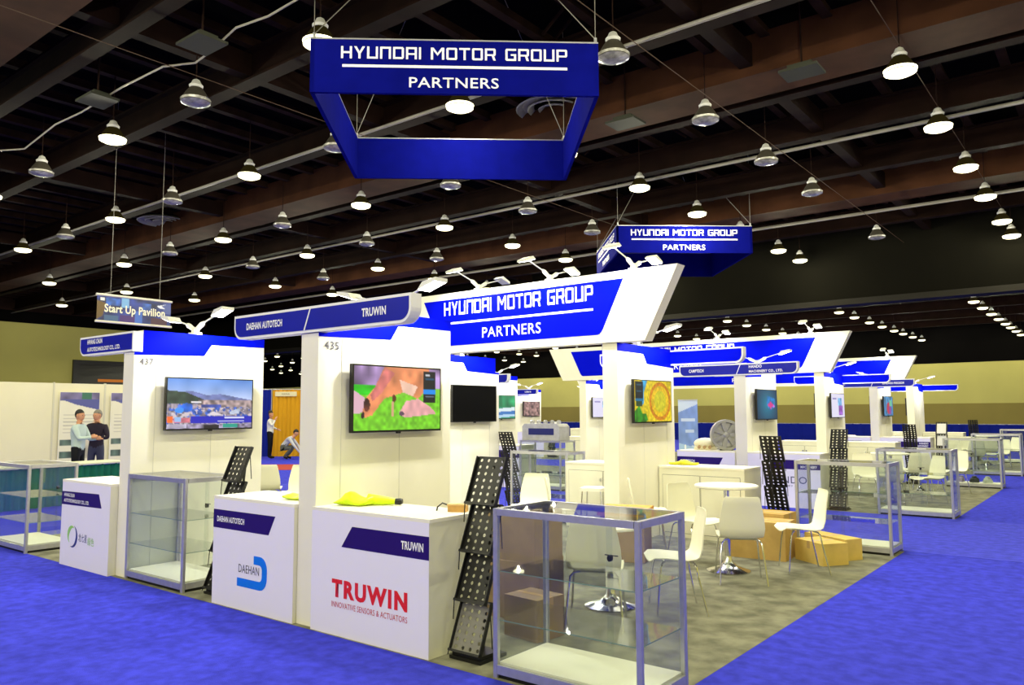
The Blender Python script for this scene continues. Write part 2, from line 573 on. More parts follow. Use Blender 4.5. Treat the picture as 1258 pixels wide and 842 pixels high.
def wall_y(name, y, t, x0, x1, upto, band):
    w = structure(name, MB().box(x0, x1, y, y + t, -0.3, upto).mesh(name, OLIVE))
    part('upper_wall', MB().box(x0, x1, y - 0.02, y + t, upto, 12).mesh('upper_wall', SHADE_WALL), w)
    part('dado_band', MB().box(x0, x1, y - 0.012, y, 0, band).mesh('dado_band', OLIVE_D), w)
    return w
wall_y('wall_far', Y1, 0.4, XB, X1, 6.05, 2.3)
wl = structure('wall_left', MB().box(X0 - 0.4, X0, Y0, 35.6, -0.3, 8.0).box(XB - .4, XB, 35.6, Y1, -.3, 8.0).box(XB, X0 - .4, 35.2, 35.6, -.3, 8.0).mesh('wall_left', OLIVE))
part('upper_wall', MB().box(X0 - 0.4, X0 + 0.02, Y0, 35.6, 8.0, 12).box(XB - .4, XB + .02, 35.6, Y1, 8, 12).box(XB, X0 - .4, 35.2, 35.62, 8, 12).mesh('upper_wall', SHADE_WALL), wl)
structure('wall_right', MB().box(X1, X1 + 0.4, Y0, Y1, -0.3, 12).mesh('wall_right', OLIVE))
structure('wall_near', MB().box(X0, X1, Y0 - 0.4, Y0, -0.3, 12).mesh('wall_near', OLIVE))
# dark opening with a glowing strip in the left wall
op = structure('window_1', MB().box(X0, X0 + 0.06, 25.0, 36.0, 2.9, 5.3).mesh('window_1', BLACKPL))
part('window_frame', MB().box(X0, X0 + .2, 24.7, 36.3, 5.3, 5.6).box(X0, X0 + .2, 24.7, 25.1, 2.9, 5.3).mesh('window_frame', BLACK), op)
part('lit_strip', MB().box(X0 + .06, X0 + .1, 26.5, 36.0, 4.05, 4.25).mesh('lit_strip', emit('orange_glow', (200, 120, 50), .8)), op, label='orange lit strip')
# soffit between the two bays
sf = structure('trim_1', MB().box(X0, X1, 35.0, 35.6, 6.45, 12).mesh('trim_1', mat('dark_soffit_panels', (14, 13, 9), 0.9, spec=.03, noise=.15, nscale=.4)))
part('soffit_rail', MB().box(X0, X1, 34.9, 35.7, 6.2, 6.45).mesh('soffit_rail', mat('soffit_rail_grey', (30, 28, 24), .7, spec=.1)), sf)

# ---- ceiling: deck, girders along X, purlins along Y, conduits
ceil = structure('ceiling', MB().box(X0, X1, Y0, Y1, 10.6, 10.9).box(XB, X0, 35, Y1, 10.6, 10.9).mesh('ceiling', DECK))
frm = structure('roof_framing', MB().box(X0, X1, Y0, Y0 + .2, 8.8, 9.7).box(X0, X0 + .2, Y0 + .2, Y1, 8.8, 9.7).mesh('roof_framing', JOIST))  # root of the roof framing; its perimeter ledger is added to carry the beams
def ibeam(y, z0, z1, w):
    mb = MB()
    mb.box(X0, X1, y - w / 2, y + w / 2, z0, z0 + .05).box(X0, X1, y - .03, y + .03, z0 + .05, z1 - .05).box(X0, X1, y - w / 2, y + w / 2, z1 - .05, z1)
    return mb
me = ibeam(0, 8.85, 9.55, .34).mesh('beam', BEAM)
for k, y in enumerate((9.45, 13.3, 17.6, 20.75, 24.6, 28.4, 32.2, 39, 45, 51, 57, 63, 69, 75)):
    part('beam', me, frm, (0, y, 0))
me = MB().box(X0, X1, -.62, .62, 8.8, 9.7).mesh('girder', mat('painted_lit_girder', (60, 36, 22), .8, spec=.06, noise=.25, nscale=1.2))  # brown raised above the other beams to paint in light on the girders
for y in (5.06, 16.4, 28.0):
    part('girder', me, frm, (0, y, 0))
part('girder', ibeam(6.6, 8.8, 9.4, .3).mesh('girder', BEAM), frm)
me = MB().box(-.05, .05, Y0, Y1, 9.58, 9.78).box(-.1, .1, Y0, Y1, 9.56, 9.59).mesh('purlin', JOIST)
me2 = MB().box(-.14, .14, Y0, 35, 9.0, 9.5).mesh('cross_beam', BEAM)
x = X1 - .6
i = 0
while x > X0:
    part('purlin', me, frm, (x, 0, 0))
    x -= 1.27
    i += 1
for x in (-14.75, -26.2, -6.0, -37.6, -49.0):
    part('cross_beam', me2, frm, (x, 0, 0))
me = MB().tube([(X0, 0, 8.62), (X1, 0, 8.62)], .042, 8).tube([(X0, .16, 8.7), (X1, .16, 8.7)], .03, 6).mesh('conduit', PIPE)
for y in (12.6, 20.6, 29.0):
    part('conduit', me, frm, (0, y, 0))
me = MB().tube([(0, -3, 8.55), (0, 34.8, 8.55)], .009, 6).mesh('cable_line', mat('brown_cable', (70, 54, 44), .7, spec=.1))
for x in (-3.35, -7.2, -14.9):
    part('cable_line', me, frm, (x + .35, 0, 0))
me = MB()
for k in range(60):
    xx = random.uniform(-40, 4); yy = random.uniform(6, 34)
    me.bar((xx, yy, 9.6), (xx + random.choice((-1, 1)) * 1.2, yy, 10.5), .05, .05)
o = part('bridging', me.mesh('bridging', JOIST), frm)
o['kind'] = 'stuff'
CABLEPTS = [(-24.0, 7.1), (-22.95, 7.41), (-22.31, 7.76), (-19.83, 7.53), (-18.54, 7.58), (-16.41, 7.5), (-14.79, 7.54), (-14.12, 7.85), (-13.57, 7.79), (-12.23, 7.55), (-11.42, 7.67), (-10.59, 7.64), (-9.6, 7.6)]
thing('ceiling_cable', 'white cable sagging in loops below the roof beams beside the largest hanging sign', 'cable',
      me=MB().tube([(p[0], p[1], 8.6) for p in CABLEPTS], .02, 6).mesh('ceiling_cable', mat('white_cable', (140, 134, 122), .5)))
for (x, y), lb in (((-30.1, 15.6), 'dark round air diffuser high above the small hanging banner'), ((-11.1, 15.9), 'dark round air diffuser seen beyond the opening of the near hanging sign'), ((-11.0, 33.6), 'round air diffuser high beside the rear hanging sign')):
    t = thing('air_diffuser', lb, 'vent', (x, y, 9.35), group='round ceiling diffusers')
    for j, r in enumerate((.95, .66, .38)):
        part('ring', cached(('ring', j), lambda: MB().lathe([(r - .14, .1), (r - .02, .02), (r, 0), (r + .03, .03), (r - .1, .12)], 28).mesh('ring', mat('diffuser_grey', (120, 118, 110), .6))), t)
    part('duct_stub', cached('stub', lambda: MB().lathe([(.22, .1), (.22, 1.2)], 16).mesh('duct_stub', JOIST)), t)
for (x, y), lb in (((-13.03, 7.36), 'flat grey hanging fixture beside the sagging cable nearer the big sign'), ((-17.23, 7.36), 'flat grey hanging fixture on the cable farther out above the left booth'), ((-4.77, 15.54), 'flat grey fixture hanging under the wide brown girder, nearer the bright aisle lamps'), ((-8.95, 15.75), 'flat grey fixture hanging under the wide girder beside the near hanging sign')):
    t = thing('hanging_fixture', lb, 'fixture', (x, y, 8.45), group='flat hanging fixtures')
    part('housing', cached('fx', lambda: MB().prism([(-.38, -.3), (.38, -.3), (.38, .3), (-.38, .3)], 'z', 0, .05).prism([(-.24, -.18), (.24, -.18), (.24, .18), (-.24, .18)], 'z', .05, .16).mesh('housing', mat('fixture_grey', (48, 49, 42), .7, spec=.1))), t)
    part('stem', cached('fxs', lambda: MB().tube([(0, 0, .16), (0, 0, 2.15)], .02, 6).mesh('stem', JOIST)), t)

# ---- high-bay lamps
def lamp(x, y, lit, label, group, watts):
    t = thing('high_bay_lamp', label, 'ceiling lamp', (x, y, 8.0), group=group)
    part('reflector', cached(('refl', lit), lambda: MB().lathe([(.29, .0), (.28, .06), (.2, .2), (.13, .3), (.11, .3), (.18, .19), (.26, .05), (.28, 0)], 20).mesh('reflector', emit('glowing_reflector', (255, 226, 120), .018) if lit else mat('prismatic_reflector', (58, 54, 48), .4), True)), t)
    part('ballast_cap', cached('cap', lambda: MB().lathe([(.05, .29), (.13, .31), (.14, .36), (.1, .4), (.07, .47), (.02, .5)], 16).mesh('ballast_cap', LAMPGREY, True)), t)
    part('lens', cached(('lens', lit), lambda: MB().lathe([(.297, .06), (.285, .0), (.2, -.04), (.1, -.055), (.02, -.058)], 20).mesh('lens', LAMPLENS if lit else LAMPLENS_OFF, True)), t)
    part('stem', cached('lstem', lambda: MB().tube([(0, 0, .49), (0, 0, 1.6)], .012, 6).mesh('stem', JOIST)), t)
    if lit:
        key = 'spot%d' % int(watts)
        if key not in CACHE:
            l = bpy.data.lights.new('lamp_light', 'POINT')
            l.energy = watts
            l.color = WARM
            l.shadow_soft_size = 0.05
            CACHE[key] = l
        o = bpy.data.objects.new('lamp_light', CACHE[key])
        COL.objects.link(o)
        o.parent = t
        o.location = (0, 0, -.085)
ORD = ['first', 'second', 'third', 'fourth', 'fifth', 'sixth', 'seventh', 'eighth', 'ninth', 'tenth', 'eleventh', 'twelfth', 'thirteenth', 'fourteenth', 'fifteenth', 'sixteenth', 'seventeenth']
def in_frame(x, y, z):
    p = R3.transposed() @ (Vector((x, y, z)) - Vector((0, 0, 1.68)))
    return p.z < 0 and abs(p.x / -p.z) < .665 and abs(p.y / -p.z) < .446
ROWY = [-18.4, -14.6, -10.8, -7.0, -3.2, .6, 4.4, 8.15, 11.75, 15.65, 19.4, 23.2, 26.8, 30.7, 33.3]  # rows behind the camera are added to light the counter fronts
LITROWS = {4.6: ROWY[:10], -3.0: ROWY[:14] + [33.5], -10.6: ROWY, -18.2: ROWY[2:], -25.8: ROWY[6:], -33.4: ROWY[8:13], -41.0: ROWY[9:12], -48.9: ROWY[10:11]}
j = 0
for x, ys in LITROWS.items():
    seen = [y for y in ys if in_frame(x, y, 8.0)]
    for y in ys:
        if y in seen:
            lamp(x, y, True, f'lit dome lamp {ORD[seen.index(y)]} in the {ORD[j]} lit row counted from the right aisle', 'lit ceiling lamps of the near bay', HALL_LAMP_W)
        else:
            lamp(x, y, True, 'added lit dome lamp of an unseen ceiling row', 'added lit ceiling lamps beyond the edge of the view', HALL_LAMP_W)
    j += 1 if seen else 0
OFFROWS = {-6.9: [11.75, 15.65, 19.3, 23.0, 30.5], -14.6: [8.15, 11.75, 15.8, 19.4, 23.2, 26.8], -22.2: [8.15, 11.75, 15.65, 19.4, 23.2], -29.6: [11.75, 15.65, 19.4, 23.2]}
for j, (x, ys) in enumerate(OFFROWS.items()):
    for i, y in enumerate(ys):
        lamp(x, y, False, f'unlit grey dome lamp {ORD[i]} in the {ORD[j]} dark row counted from the right aisle', 'unlit ceiling lamps', 0)
FARY = [41.2, 45.1, 49.0, 52.7, 56.3, 60.3, 64.0, 67.9, 71.1, 74.8, 78.6]
for j, x in enumerate((-6.8, -14.4, -22.0, -29.6, -37.2, -44.8, -52.4, -60.0, -67.6, -75.2, -82.8, -90.4, -98.0, -105.6)):
    for i, y in enumerate(FARY):
        if x < -52 and abs(math.degrees(math.atan2(-x, y)) - 54.4) > 2.6 and not (x > -70 and y > 60):
            continue      # hidden behind the booth walls
        lamp(x, y, True, f'small lit lamp {ORD[i]} in the {ORD[j]} row beyond the soffit from the aisle', 'lit ceiling lamps of the far bay', FAR_LAMP_W)

# ================================================================== PROTOTYPES
def plate(mb, name, material, x, y, z, w):  # thin helper for flat vinyl on -Y faces
    return mb.mesh(name, material)

WALL_L, WALL_H, WALL_T = 1.57, 2.565, 0.22
def booth_wall(x, y, rz, label, number=None):
    """free-standing wall, front end at local y=0, runs to +y"""
    t = thing('booth_wall', label, 'display wall', (x, y, 0), rz, 'white booth walls', kind='thing')
    h = WALL_T / 2
    part('wall_body', cached('wb', lambda: MB().prism([(0, 0), (WALL_L, 0), (WALL_L, WALL_H), (.09, WALL_H), (.09, 2.33), (0, 2.33)], 'x', -h, h).mesh('wall_body', WHITE)), t)
    for s in (1, -1):
        part('blue_band', cached(('band', s), lambda: MB().prism([(0, 2.3), (.79, 2.325), (.88, 2.455), (WALL_L, 2.465), (WALL_L, WALL_H), (.09, WALL_H), (.09, 2.33), (0, 2.33)], 'x', s * h, s * (h + .004)).mesh('blue_band', BLUE)), t, label='blue vinyl band')
    part('seam_strip', cached('seam', lambda: MB().box(-h - .003, h + .003, .24, .246, 0, 2.3).box(-h - .003, h + .003, .9, .905, 0, 2.3).mesh('seam_strip', mat('seam_grey', (214, 212, 202), .5))), t)
    if number:
        part('booth_number', text_mesh(number, .145, .065, GREYLET, 0.0), t, (h + .0035, .06, 2.2), RZ90, label='grey booth number')
    return t

def arm_light(x, y, z, rz, label, lit=(True, True), reach=.55, tilt=.03):
    """clamp with two arms reaching to local +x and -x, flood heads aimed down"""
    t = thing('arm_light', label, 'spotlight', (x, y, z), rz, 'twin arm floodlights on booths')
    part('clamp', cached('clamp', lambda: MB().box(-.06, .06, -.05, .05, 0, .03).box(-.035, .035, -.03, .03, .03, .09).mesh('clamp', mat('lamp_white', (226, 226, 220), .4))), t)
    for s, l in ((1, lit[0]), (-1, lit[1])):
        a = part('arm', cached(('arm', s, reach), lambda: MB().tube([(s * .02, 0, .06), (s * .14, 0, .12), (s * .18, 0, .14)], [.024, .03, .014], 8).tube([(s * .16, 0, .13), (s * (reach - .06), 0, .22)], .009, 6).mesh('arm', MATS['lamp_white'], True)), t)
        hd = part('lamp_head', cached(('head', s, reach, tilt), lambda: MB().prism([(s * (reach - .12), .21 - tilt), (s * (reach + .1), .21 + tilt), (s * (reach + .1), .24 + tilt), (s * (reach - .06), .26 - tilt * .5)], 'y', -.075, .075).mesh('lamp_head', MATS['lamp_white'])), t)
        part('lens', cached(('flens', s, reach, l, tilt), lambda: MB().add([(s * (reach - .11), -.07, .206 - tilt), (s * (reach + .09), -.07, .206 + tilt), (s * (reach + .09), .07, .206 + tilt), (s * (reach - .11), .07, .206 - tilt)], [(0, 1, 2, 3)]).mesh('lens', FLOODLENS if l else mat('dull_lens', (200, 200, 190), .3))), hd)
        if l:
            if 'flood' not in CACHE:
                li = bpy.data.lights.new('flood_light', 'SPOT')
                li.energy = ARM_LAMP_W
                li.color = COOL
                li.spot_size = math.radians(150)
                li.spot_blend = .5
                li.shadow_soft_size = .05
                CACHE['flood'] = li
            o = bpy.data.objects.new('flood_light', CACHE['flood'])
            COL.objects.link(o)
            o.parent = t
            o.location = (s * reach, 0, .19 - abs(tilt))
            o.rotation_euler = (0, s * math.radians(18), 0)
    return t

def fascia(x, y, rz, half_l, half_r, label, left, right, slash=True, zc=0.0):
    """fascia bar across the end of a wall, front at local y=-0.02"""
    t = thing('fascia_sign', label, 'sign', (x, y, 0), rz, 'blue fascia name signs')
    z0, z1 = 2.335, 2.55
    part('sign_body', MB().prism(rrect(-half_l, half_r, z0, z1, .11 if half_l > .3 else 0, .11 if half_r > .3 else 0), 'y', -.02, .085).mesh('sign_body', RIM), t)
    part('face_panel', MB().prism(rrect(-half_l + .022, half_r - .022, z0 + .022, z1 - .022, .09 if half_l > .3 else 0, .09 if half_r > .3 else 0), 'y', -.024, -.02).mesh('face_panel', FASCIA_SHADE_BLUE), t, label='blue sign face with painted shade')
    part('back_panel', MB().prism(rrect(-half_l + .022, half_r - .022, z0 + .022, z1 - .022, .09 if half_l > .3 else 0, .09 if half_r > .3 else 0), 'y', .085, .089).mesh('back_panel', BLUE), t)
    if slash:
        part('divider', MB().prism([(-.055, z0 + .02), (-.04, z0 + .02), (.035, z1 - .02), (.02, z1 - .02)], 'y', -.027, -.024).mesh('divider', RIM), t)
    for lines, side in ((left, -1), (right, 1)):
        for i, (s, w, h) in enumerate(lines):
            n = len(lines)
            zz = (z0 + z1) / 2 - h / 2 + ((n - 1) / 2 - i) * (h * 1.65)
            x0 = -half_l + .2 if side < 0 else (half_r - .26 - max(q[1] for q in lines))
            part('lettering', text_mesh(s, w, h, LETTER, .03), t, (x0, -.0245, zz), label='white company name')
    return t

def counter(x, y, rz, w, strip_left, label, lines, logo=None, depth=.56, doors=True):
    """reception counter, front face at local y=0, x from 0 to w"""
    t = thing('reception_counter', label, 'counter', (x, y, 0), rz, 'white reception counters')
    H = .942
    part('counter_body', cached(('cb', w, depth), lambda: MB().box(0, w, 0, depth, 0, H - .025).mesh('counter_body', OFFWHITE)), t)
    part('counter_top', cached(('ct', w, depth), lambda: MB().box(-.004, w + .004, -.003, depth + .004, H - .025, H).mesh('counter_top', WHITE)), t)
    fp = part('front_panel', cached(('cf', w), lambda: MB().box(0, w, -.003, 0, 0, H - .025).mesh('front_panel', mat('front_vinyl_light_tint', (236, 233, 252), .5, spec=.2))), t, label='pale printed front')  # lavender tint paints in the light that falls on the counter fronts
    if strip_left == 1:
        poly = [(-.002, .665), (.97, .68), (.9, .825), (-.002, .81)]
    elif strip_left == 2:
        poly = [(-.002, .665), (.83, .665), (.92, .825), (-.002, .825)]
    else:
        poly = [(w + .002, .665), (w + .002, .825), (w - .8, .825), (w - .92, .665)]
    if strip_left is not None:
        part('name_strip', cached(('strip', strip_left, w), lambda: MB().prism(poly, 'y', -.005, -.003).mesh('name_strip', PURPLE)), fp, label='dark purple name strip')
        n = len(lines)
        for i, (s, lw, lh) in enumerate(lines):
            zz = .745 - lh / 2 + ((n - 1) / 2 - i) * lh * 1.5
            xx = .06 if strip_left else w - .05 - lw
            part('lettering', text_mesh(s, lw, lh, LETTER, .03), fp, (xx, -.0055, zz), label='white company name')
    if logo:
        logo(fp)
    if doors:
        for k, (a, b) in enumerate(((.06, w / 2 - .01), (w / 2 + .01, w - .06))):
            d = part('door', cached(('door', w, depth, k), lambda: MB().box(a, b, depth, depth + .006, .06, H - .12).mesh('door', OFFWHITE)), t)
            fr = part('door_gap', cached(('dgap', w, depth, k), lambda: MB().box(a - .006, b + .006, depth, depth + .002, .054, H - .114).mesh('door_gap', mat('shadow_gap', (120, 118, 100), .8))), d)
            part('lock', cached(('lock', w, depth, k), lambda: MB().xf(Matrix()).prism([((b if k == 0 else a) + (-.03 if k == 0 else .03) + .018 * math.cos(q * PI / 5), .70 + .024 * math.sin(q * PI / 5)) for q in range(10)], 'y', depth + .006, depth + .012).mesh('lock', CHROME)), d, label='chrome lock')
    return t

def showcase(x, y, rz, label, w=1.1, d=.58, group='aluminium framed glass showcases'):
    """glass display case, front left corner at the local origin"""
    t = thing('glass_showcase', label, 'display case', (x, y, 0), rz, group)
    H, p = 1.06, .036
    for k, (px, py) in enumerate(((0, 0), (w - p, 0), (w - p, d - p), (0, d - p))):
        part('post', cached(('post', k, w, d), lambda: MB().prism([(px + .006, py), (px + p - .006, py), (px + p, py + .006), (px + p, py + p - .006), (px + p - .006, py + p), (px + .006, py + p), (px, py + p - .006), (px, py + .006)], 'z', .0, H).mesh('post', ALU)), t)
    for nm, z0, z1 in (('top_rail', H - .042, H), ('base_rail', .03, .085)):
        for k, bx in enumerate(((p, w - p, 0, p * .9), (p, w - p, d - p * .9, d), (0, p * .9, p, d - p), (w - p * .9, w, p, d - p))):
            part(nm, cached((nm, k, w, d), lambda: MB().box(*bx, z0, z1).mesh(nm, ALU)), t)
    part('plinth', cached(('pl', w, d), lambda: MB().box(.02, w - .02, .02, d - .02, 0, .035).mesh('plinth', BLACK)), t, label='dark recessed plinth')
    part('base_board', cached(('bb', w, d), lambda: MB().box(.03, w - .03, .03, d - .03, .06, .098).mesh('base_board', WHITE)), t, label='white base board')
    q = .016
    for k, bx in enumerate(((p, w - p, q, q + .005, .085, H - .04), (q, q + .005, p, d - p, .085, H - .04), (w - q - .005, w - q, p, d - p, .085, H - .04), (p, w / 2 + .02, d - q - .005, d - q, .085, H - .04), (w / 2 - .02, w - p, d - q - .012, d - q - .007, .085, H - .04))):
        part('glass_pane', cached(('gp', k, w, d), lambda: MB().box(*bx).mesh('glass_pane', GLASS)), t, label='clear glass')
    part('glass_top', cached(('gt', w, d), lambda: MB().box(.03, w - .03, .03, d - .03, H - .008, H - .001).mesh('glass_top', GLASS)), t, label='clear glass top')
    for z in (.355, .66):
        sh = part('shelf', cached(('sh', w, d, z), lambda: MB().box(.026, w - .026, .026, d - .03, z, z + .006).mesh('shelf', GLASS)), t, label='clear glass shelf')
        part('shelf_edge', cached(('she', w, d, z), lambda: MB().box(.026, w - .026, .0255, .0265, z, z + .006).box(w - .0265, w - .0255, .026, d - .03, z, z + .006).mesh('shelf_edge', GLASSEDGE)), sh)
    part('lock', cached(('slock', w, d), lambda: MB().prism([(w / 2 + .015 * math.cos(a * PI / 5), .72 + .022 * math.sin(a * PI / 5)) for a in range(10)], 'y', d - .03, d).box(w / 2 - .04, w / 2 + .06, d - .016, d - .01, .735, .742).mesh('lock', BLACKPL)), t)
    return t

def perforated(w, h, nx, ny, thick):
    mb = MB()
    cw, ch = w / nx, h / ny
    n = 8
    for i in range(nx):
        for j in range(ny):
            cx, cz = (i + .5) * cw, (j + .5) * ch
            for y, in ((0,), (thick,)):
                o = []
                for k in range(n):
                    a = 2 * PI * (k + .5) / n
                    m = max(abs(math.cos(a)), abs(math.sin(a)))
                    o.append((cx + cw / 2 * math.cos(a) / m, y, cz + ch / 2 * math.sin(a) / m))
                inn = [(cx + .215 * cw * math.cos(2 * PI * (k + .5) / n), y, cz + .215 * cw * math.sin(2 * PI * (k + .5) / n)) for k in range(n)]
                mb.add(o + inn, [(k, (k + 1) % n, (k + 1) % n + n, k + n) for k in range(n)])
                # corners
                for sx, sz in ((1, 1), (-1, 1), (-1, -1), (1, -1)):
                    c = (cx + sx * cw / 2, y, cz + sz * ch / 2)
                    p1 = (cx + sx * cw / 2, y, cz + sz * ch / 2 * math.tan(PI / 8)); p2 = (cx + sx * cw / 2 * math.tan(PI / 8), y, cz + sz * ch / 2)
                    mb.add([c, p1, p2], [(0, 1, 2)])
    return mb

def brochure_stand(x, y, rz, label, tiers=4, filled=False, w=.26, grey=False):
    """black zigzag stand, faces local -Y, base centred on the origin"""
    t = thing('brochure_stand', label, 'brochure stand', (x, y, 0), rz, 'black zigzag brochure stands')
    part('foot', cached(('foot', w), lambda: MB().box(-w / 2 - .01, w / 2 + .01, -.13, .15, 0, .025).box(-w / 2, w / 2, -.11, .1, .025, .05).mesh('foot', BLACK)), t)
    ph, lean = .345, .13
    for k in range(tiers):
        z0 = .06 + k * .325
        y0 = -.12 + k * .055
        M = Matrix.Translation((-w / 2, y0, z0)) @ Matrix.Rotation(-math.atan2(lean, .32), 4, 'X')
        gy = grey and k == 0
        tr = part('tray', cached(('tray', k, w, gy), lambda: perforated(w, ph, 4, 7, .006).xf(M).mesh('tray', mat('painted_reflection_tray', (132, 130, 122), .4) if gy else BLACK)), t, label='grey perforated tray, reflection painted in' if gy else None)  # grey of the bottom tray stands in for a reflection on it
        part('side_rim', cached(('rim', k, w), lambda: MB().box(-.008, 0, -.022, .01, -.005, ph).box(w, w + .008, -.022, .01, -.005, ph).box(-.008, w + .008, -.03, .01, -.012, .004).box(0, w, 0, .008, ph - .006, ph + .004).xf(M).mesh('side_rim', BLACK)), tr)
        part('link_rod', cached(('rod', k, w), lambda: MB().tube([(-w / 2 - .006, y0 - .02, z0), (-w / 2 - .006, y0 - .03, z0 - (.13 if k else .03))], .004, 6).tube([(w / 2 + .006, y0 + .1, z0 + .26), (w / 2 + .006, y0 + .12, z0 + .02)], .004, 6).mesh('link_rod', BLACK)), tr)
        if filled and k >= 2:
            part('leaflet', cached(('leaf', k, w), lambda: MB().box(.02, w - .02, -.016, -.004, .01, ph - .05).xf(M).mesh('leaflet', mat('white_paper', (236, 236, 228), .7))), tr, label='white leaflets')
    part('spine', cached(('spine', tiers, w), lambda: MB().tube([(0, .06, .03), (0, -.02 + tiers * .055, .06 + tiers * .31)], .012, 8).mesh('spine', BLACK)), t)
    return t

def television(x, y, z, rz, art, label, w=1.06, h=.575, off=.064, key=None):
    """flat television, screen faces local -Y, back bracket reaches local y=off"""
    t = thing('television', label, 'television', (x, y, z), rz, 'wall mounted televisions')
    part('bezel', cached(('tvb', w, h), lambda: MB().box(-w / 2, w / 2, -.02, .02, -h / 2, h / 2).box(-w / 3, w / 3, .02, .05, -h / 3, h / 3).mesh('bezel', BLACKPL)), t)
    if art is not None:
        part('screen', cached(('art', art.__name__, w), lambda: art().mesh('screen', w - .028, h - .03, attr_mat('screen_glow', 1.0))), t, (0, -.0205, .002), label='lit screen picture')
    else:
        part('screen', cached(('blank', w, h), lambda: MB().box(-w / 2 + .014, w / 2 - .014, -.022, -.0205, -h / 2 + .016, h / 2 - .012).mesh('screen', mat('dark_screen', (4, 4, 5), .35, spec=.08))), t, label='dark switched-off screen')
    part('wall_bracket', cached(('brk', off), lambda: MB().box(-.2, .2, .05, off, -.12, .12).mesh('wall_bracket', BLACK)), t)
    part('sensor', cached(('sens', h), lambda: MB().box(-.02, .02, -.022, .0, -h / 2 - .014, -h / 2).mesh('sensor', BLACKPL)), t)
    return t

# chair shell: profile in local (y, z), seat front at -y
CH_PROF = [(-.235, .425), (-.2, .452), (-.1, .452), (0, .44), (.08, .434), (.14, .44), (.185, .475), (.205, .54), (.215, .62), (.228, .7), (.245, .78), (.255, .835), (.252, .85)]
CH_W = [.185, .21, .218, .22, .215, .205, .21, .218, .212, .198, .182, .168, .155]
def shell_mesh():
    mb = MB()
    nv = 9
    top, bot = [], []
    for i, ((y, z), w) in enumerate(zip(CH_PROF, CH_W)):
        for j in range(nv):
            s = -1 + 2 * j / (nv - 1)
            cup = .018 * s * s
            if i < 6:
                p = Vector((w * s, y, z + cup)); n = Vector((0, 0, -.008))
            else:
                p = Vector((w * s, y - cup, z)); n = Vector((0, .009, 0))
            if i == 5 or i == 6:
                n = Vector((0, .006, -.006))
            top.append(p); bot.append(p + n)
    N = len(CH_PROF)
    f = []
    for i in range(N - 1):
        for j in range(nv - 1):
            a = i * nv + j
            f.append((a, a + 1, a + nv + 1, a + nv))
            f.append(tuple(q + N * nv for q in (a + nv, a + nv + 1, a + 1, a)))
    for i in range(N - 1):
        for j in (0, nv - 1):
            a = i * nv + j
            f.append((a, a + nv, a + nv + N * nv, a + N * nv))
    for j in range(nv - 1):
        for i in (0, N - 1):
            a = i * nv + j
            f.append((a, a + 1, a + 1 + N * nv, a + N * nv))
    mb.add(top + bot, f)
    return mb.mesh('shell', CHAIRW, True)
def chair(x, y, fx, fy, label, group='cream shell chairs with chrome legs', z=0):
    rz = math.atan2(fy, fx) + PI / 2      # local -Y is the facing direction
    t = thing('shell_chair', label, 'chair', (x, y, z), rz, group)
    part('shell', cached('shell', shell_mesh), t)
    for k, (sx, sy) in enumerate(((1, -1), (-1, -1), (1, 1), (-1, 1))):
        part('leg', cached(('leg', k), lambda: MB().tube([(sx * .12, sy * .1, .425), (sx * .165, sy * .13, .42), (sx * .19, sy * .145, .39), (sx * .2, sy * .16, .3), (sx * .225, sy * (.19 if sy < 0 else .225), .0)], .0085, 7).mesh('leg', CHROME, True)), t)
    part('under_frame', cached('uf', lambda: MB().tube([(-.12, -.1, .425), (.12, -.1, .425)], .008, 6).tube([(-.12, .1, .425), (.12, .1, .425)], .008, 6).tube([(0, -.1, .428), (0, .1, .428)], .008, 6).mesh('under_frame', CHROME, True)), t)
    return t
def table(x, y, label, H=.9, r=.33):
    t = thing('round_table', label, 'table', (x, y, 0), 0, 'round pedestal tables')
    part('table_top', cached(('tt', H, r), lambda: MB().lathe([(r - .02, H - .03), (r, H - .022), (r, H - .006), (r - .006, H)], 36).mesh('table_top', WHITE, True)), t)
    part('column', cached(('tc', H), lambda: MB().lathe([(.034, .03), (.03, .3), (.03, H - .06), (.07, H - .03)], 14).mesh('column', CHROME, True)), t)
    part('base', cached('tb', lambda: MB().lathe([(.22, 0), (.225, .012), (.17, .03), (.09, .055), (.045, .1), (.034, .16)], 28).mesh('base', CHROME, True)), t, label='chrome trumpet base')
    return t
def carton(x, y, z, w, d, h, rz, label, m=None, group='cardboard cartons in the booth'):
    m = m or CARTON
    t = thing('cardboard_carton', label, 'carton', (x, y, z), rz, group)
    part('box_body', cached(('box', w, d, h, m.name), lambda: MB().box(-w / 2, w / 2, -d / 2, d / 2, 0, h - .004).mesh('box_body', m)), t)
    for s in (1, -1):
        part('flap', cached(('flap', w, d, h, m.name, s), lambda: MB().box(-w / 2, w / 2, min(s * .002, s * d / 2), max(s * .002, s * d / 2), h - .004, h).mesh('flap', m)), t)
    part('tape', cached(('tape', w, d, h), lambda: MB().box(-w / 2 - .001, w / 2 + .001, -.025, .025, h, h + .001).box(-w / 2 - .0015, -w / 2, -.025, .025, h - .08, h).box(w / 2, w / 2 + .0015, -.025, .025, h - .08, h).mesh('tape', TAPE)), t)
    return t

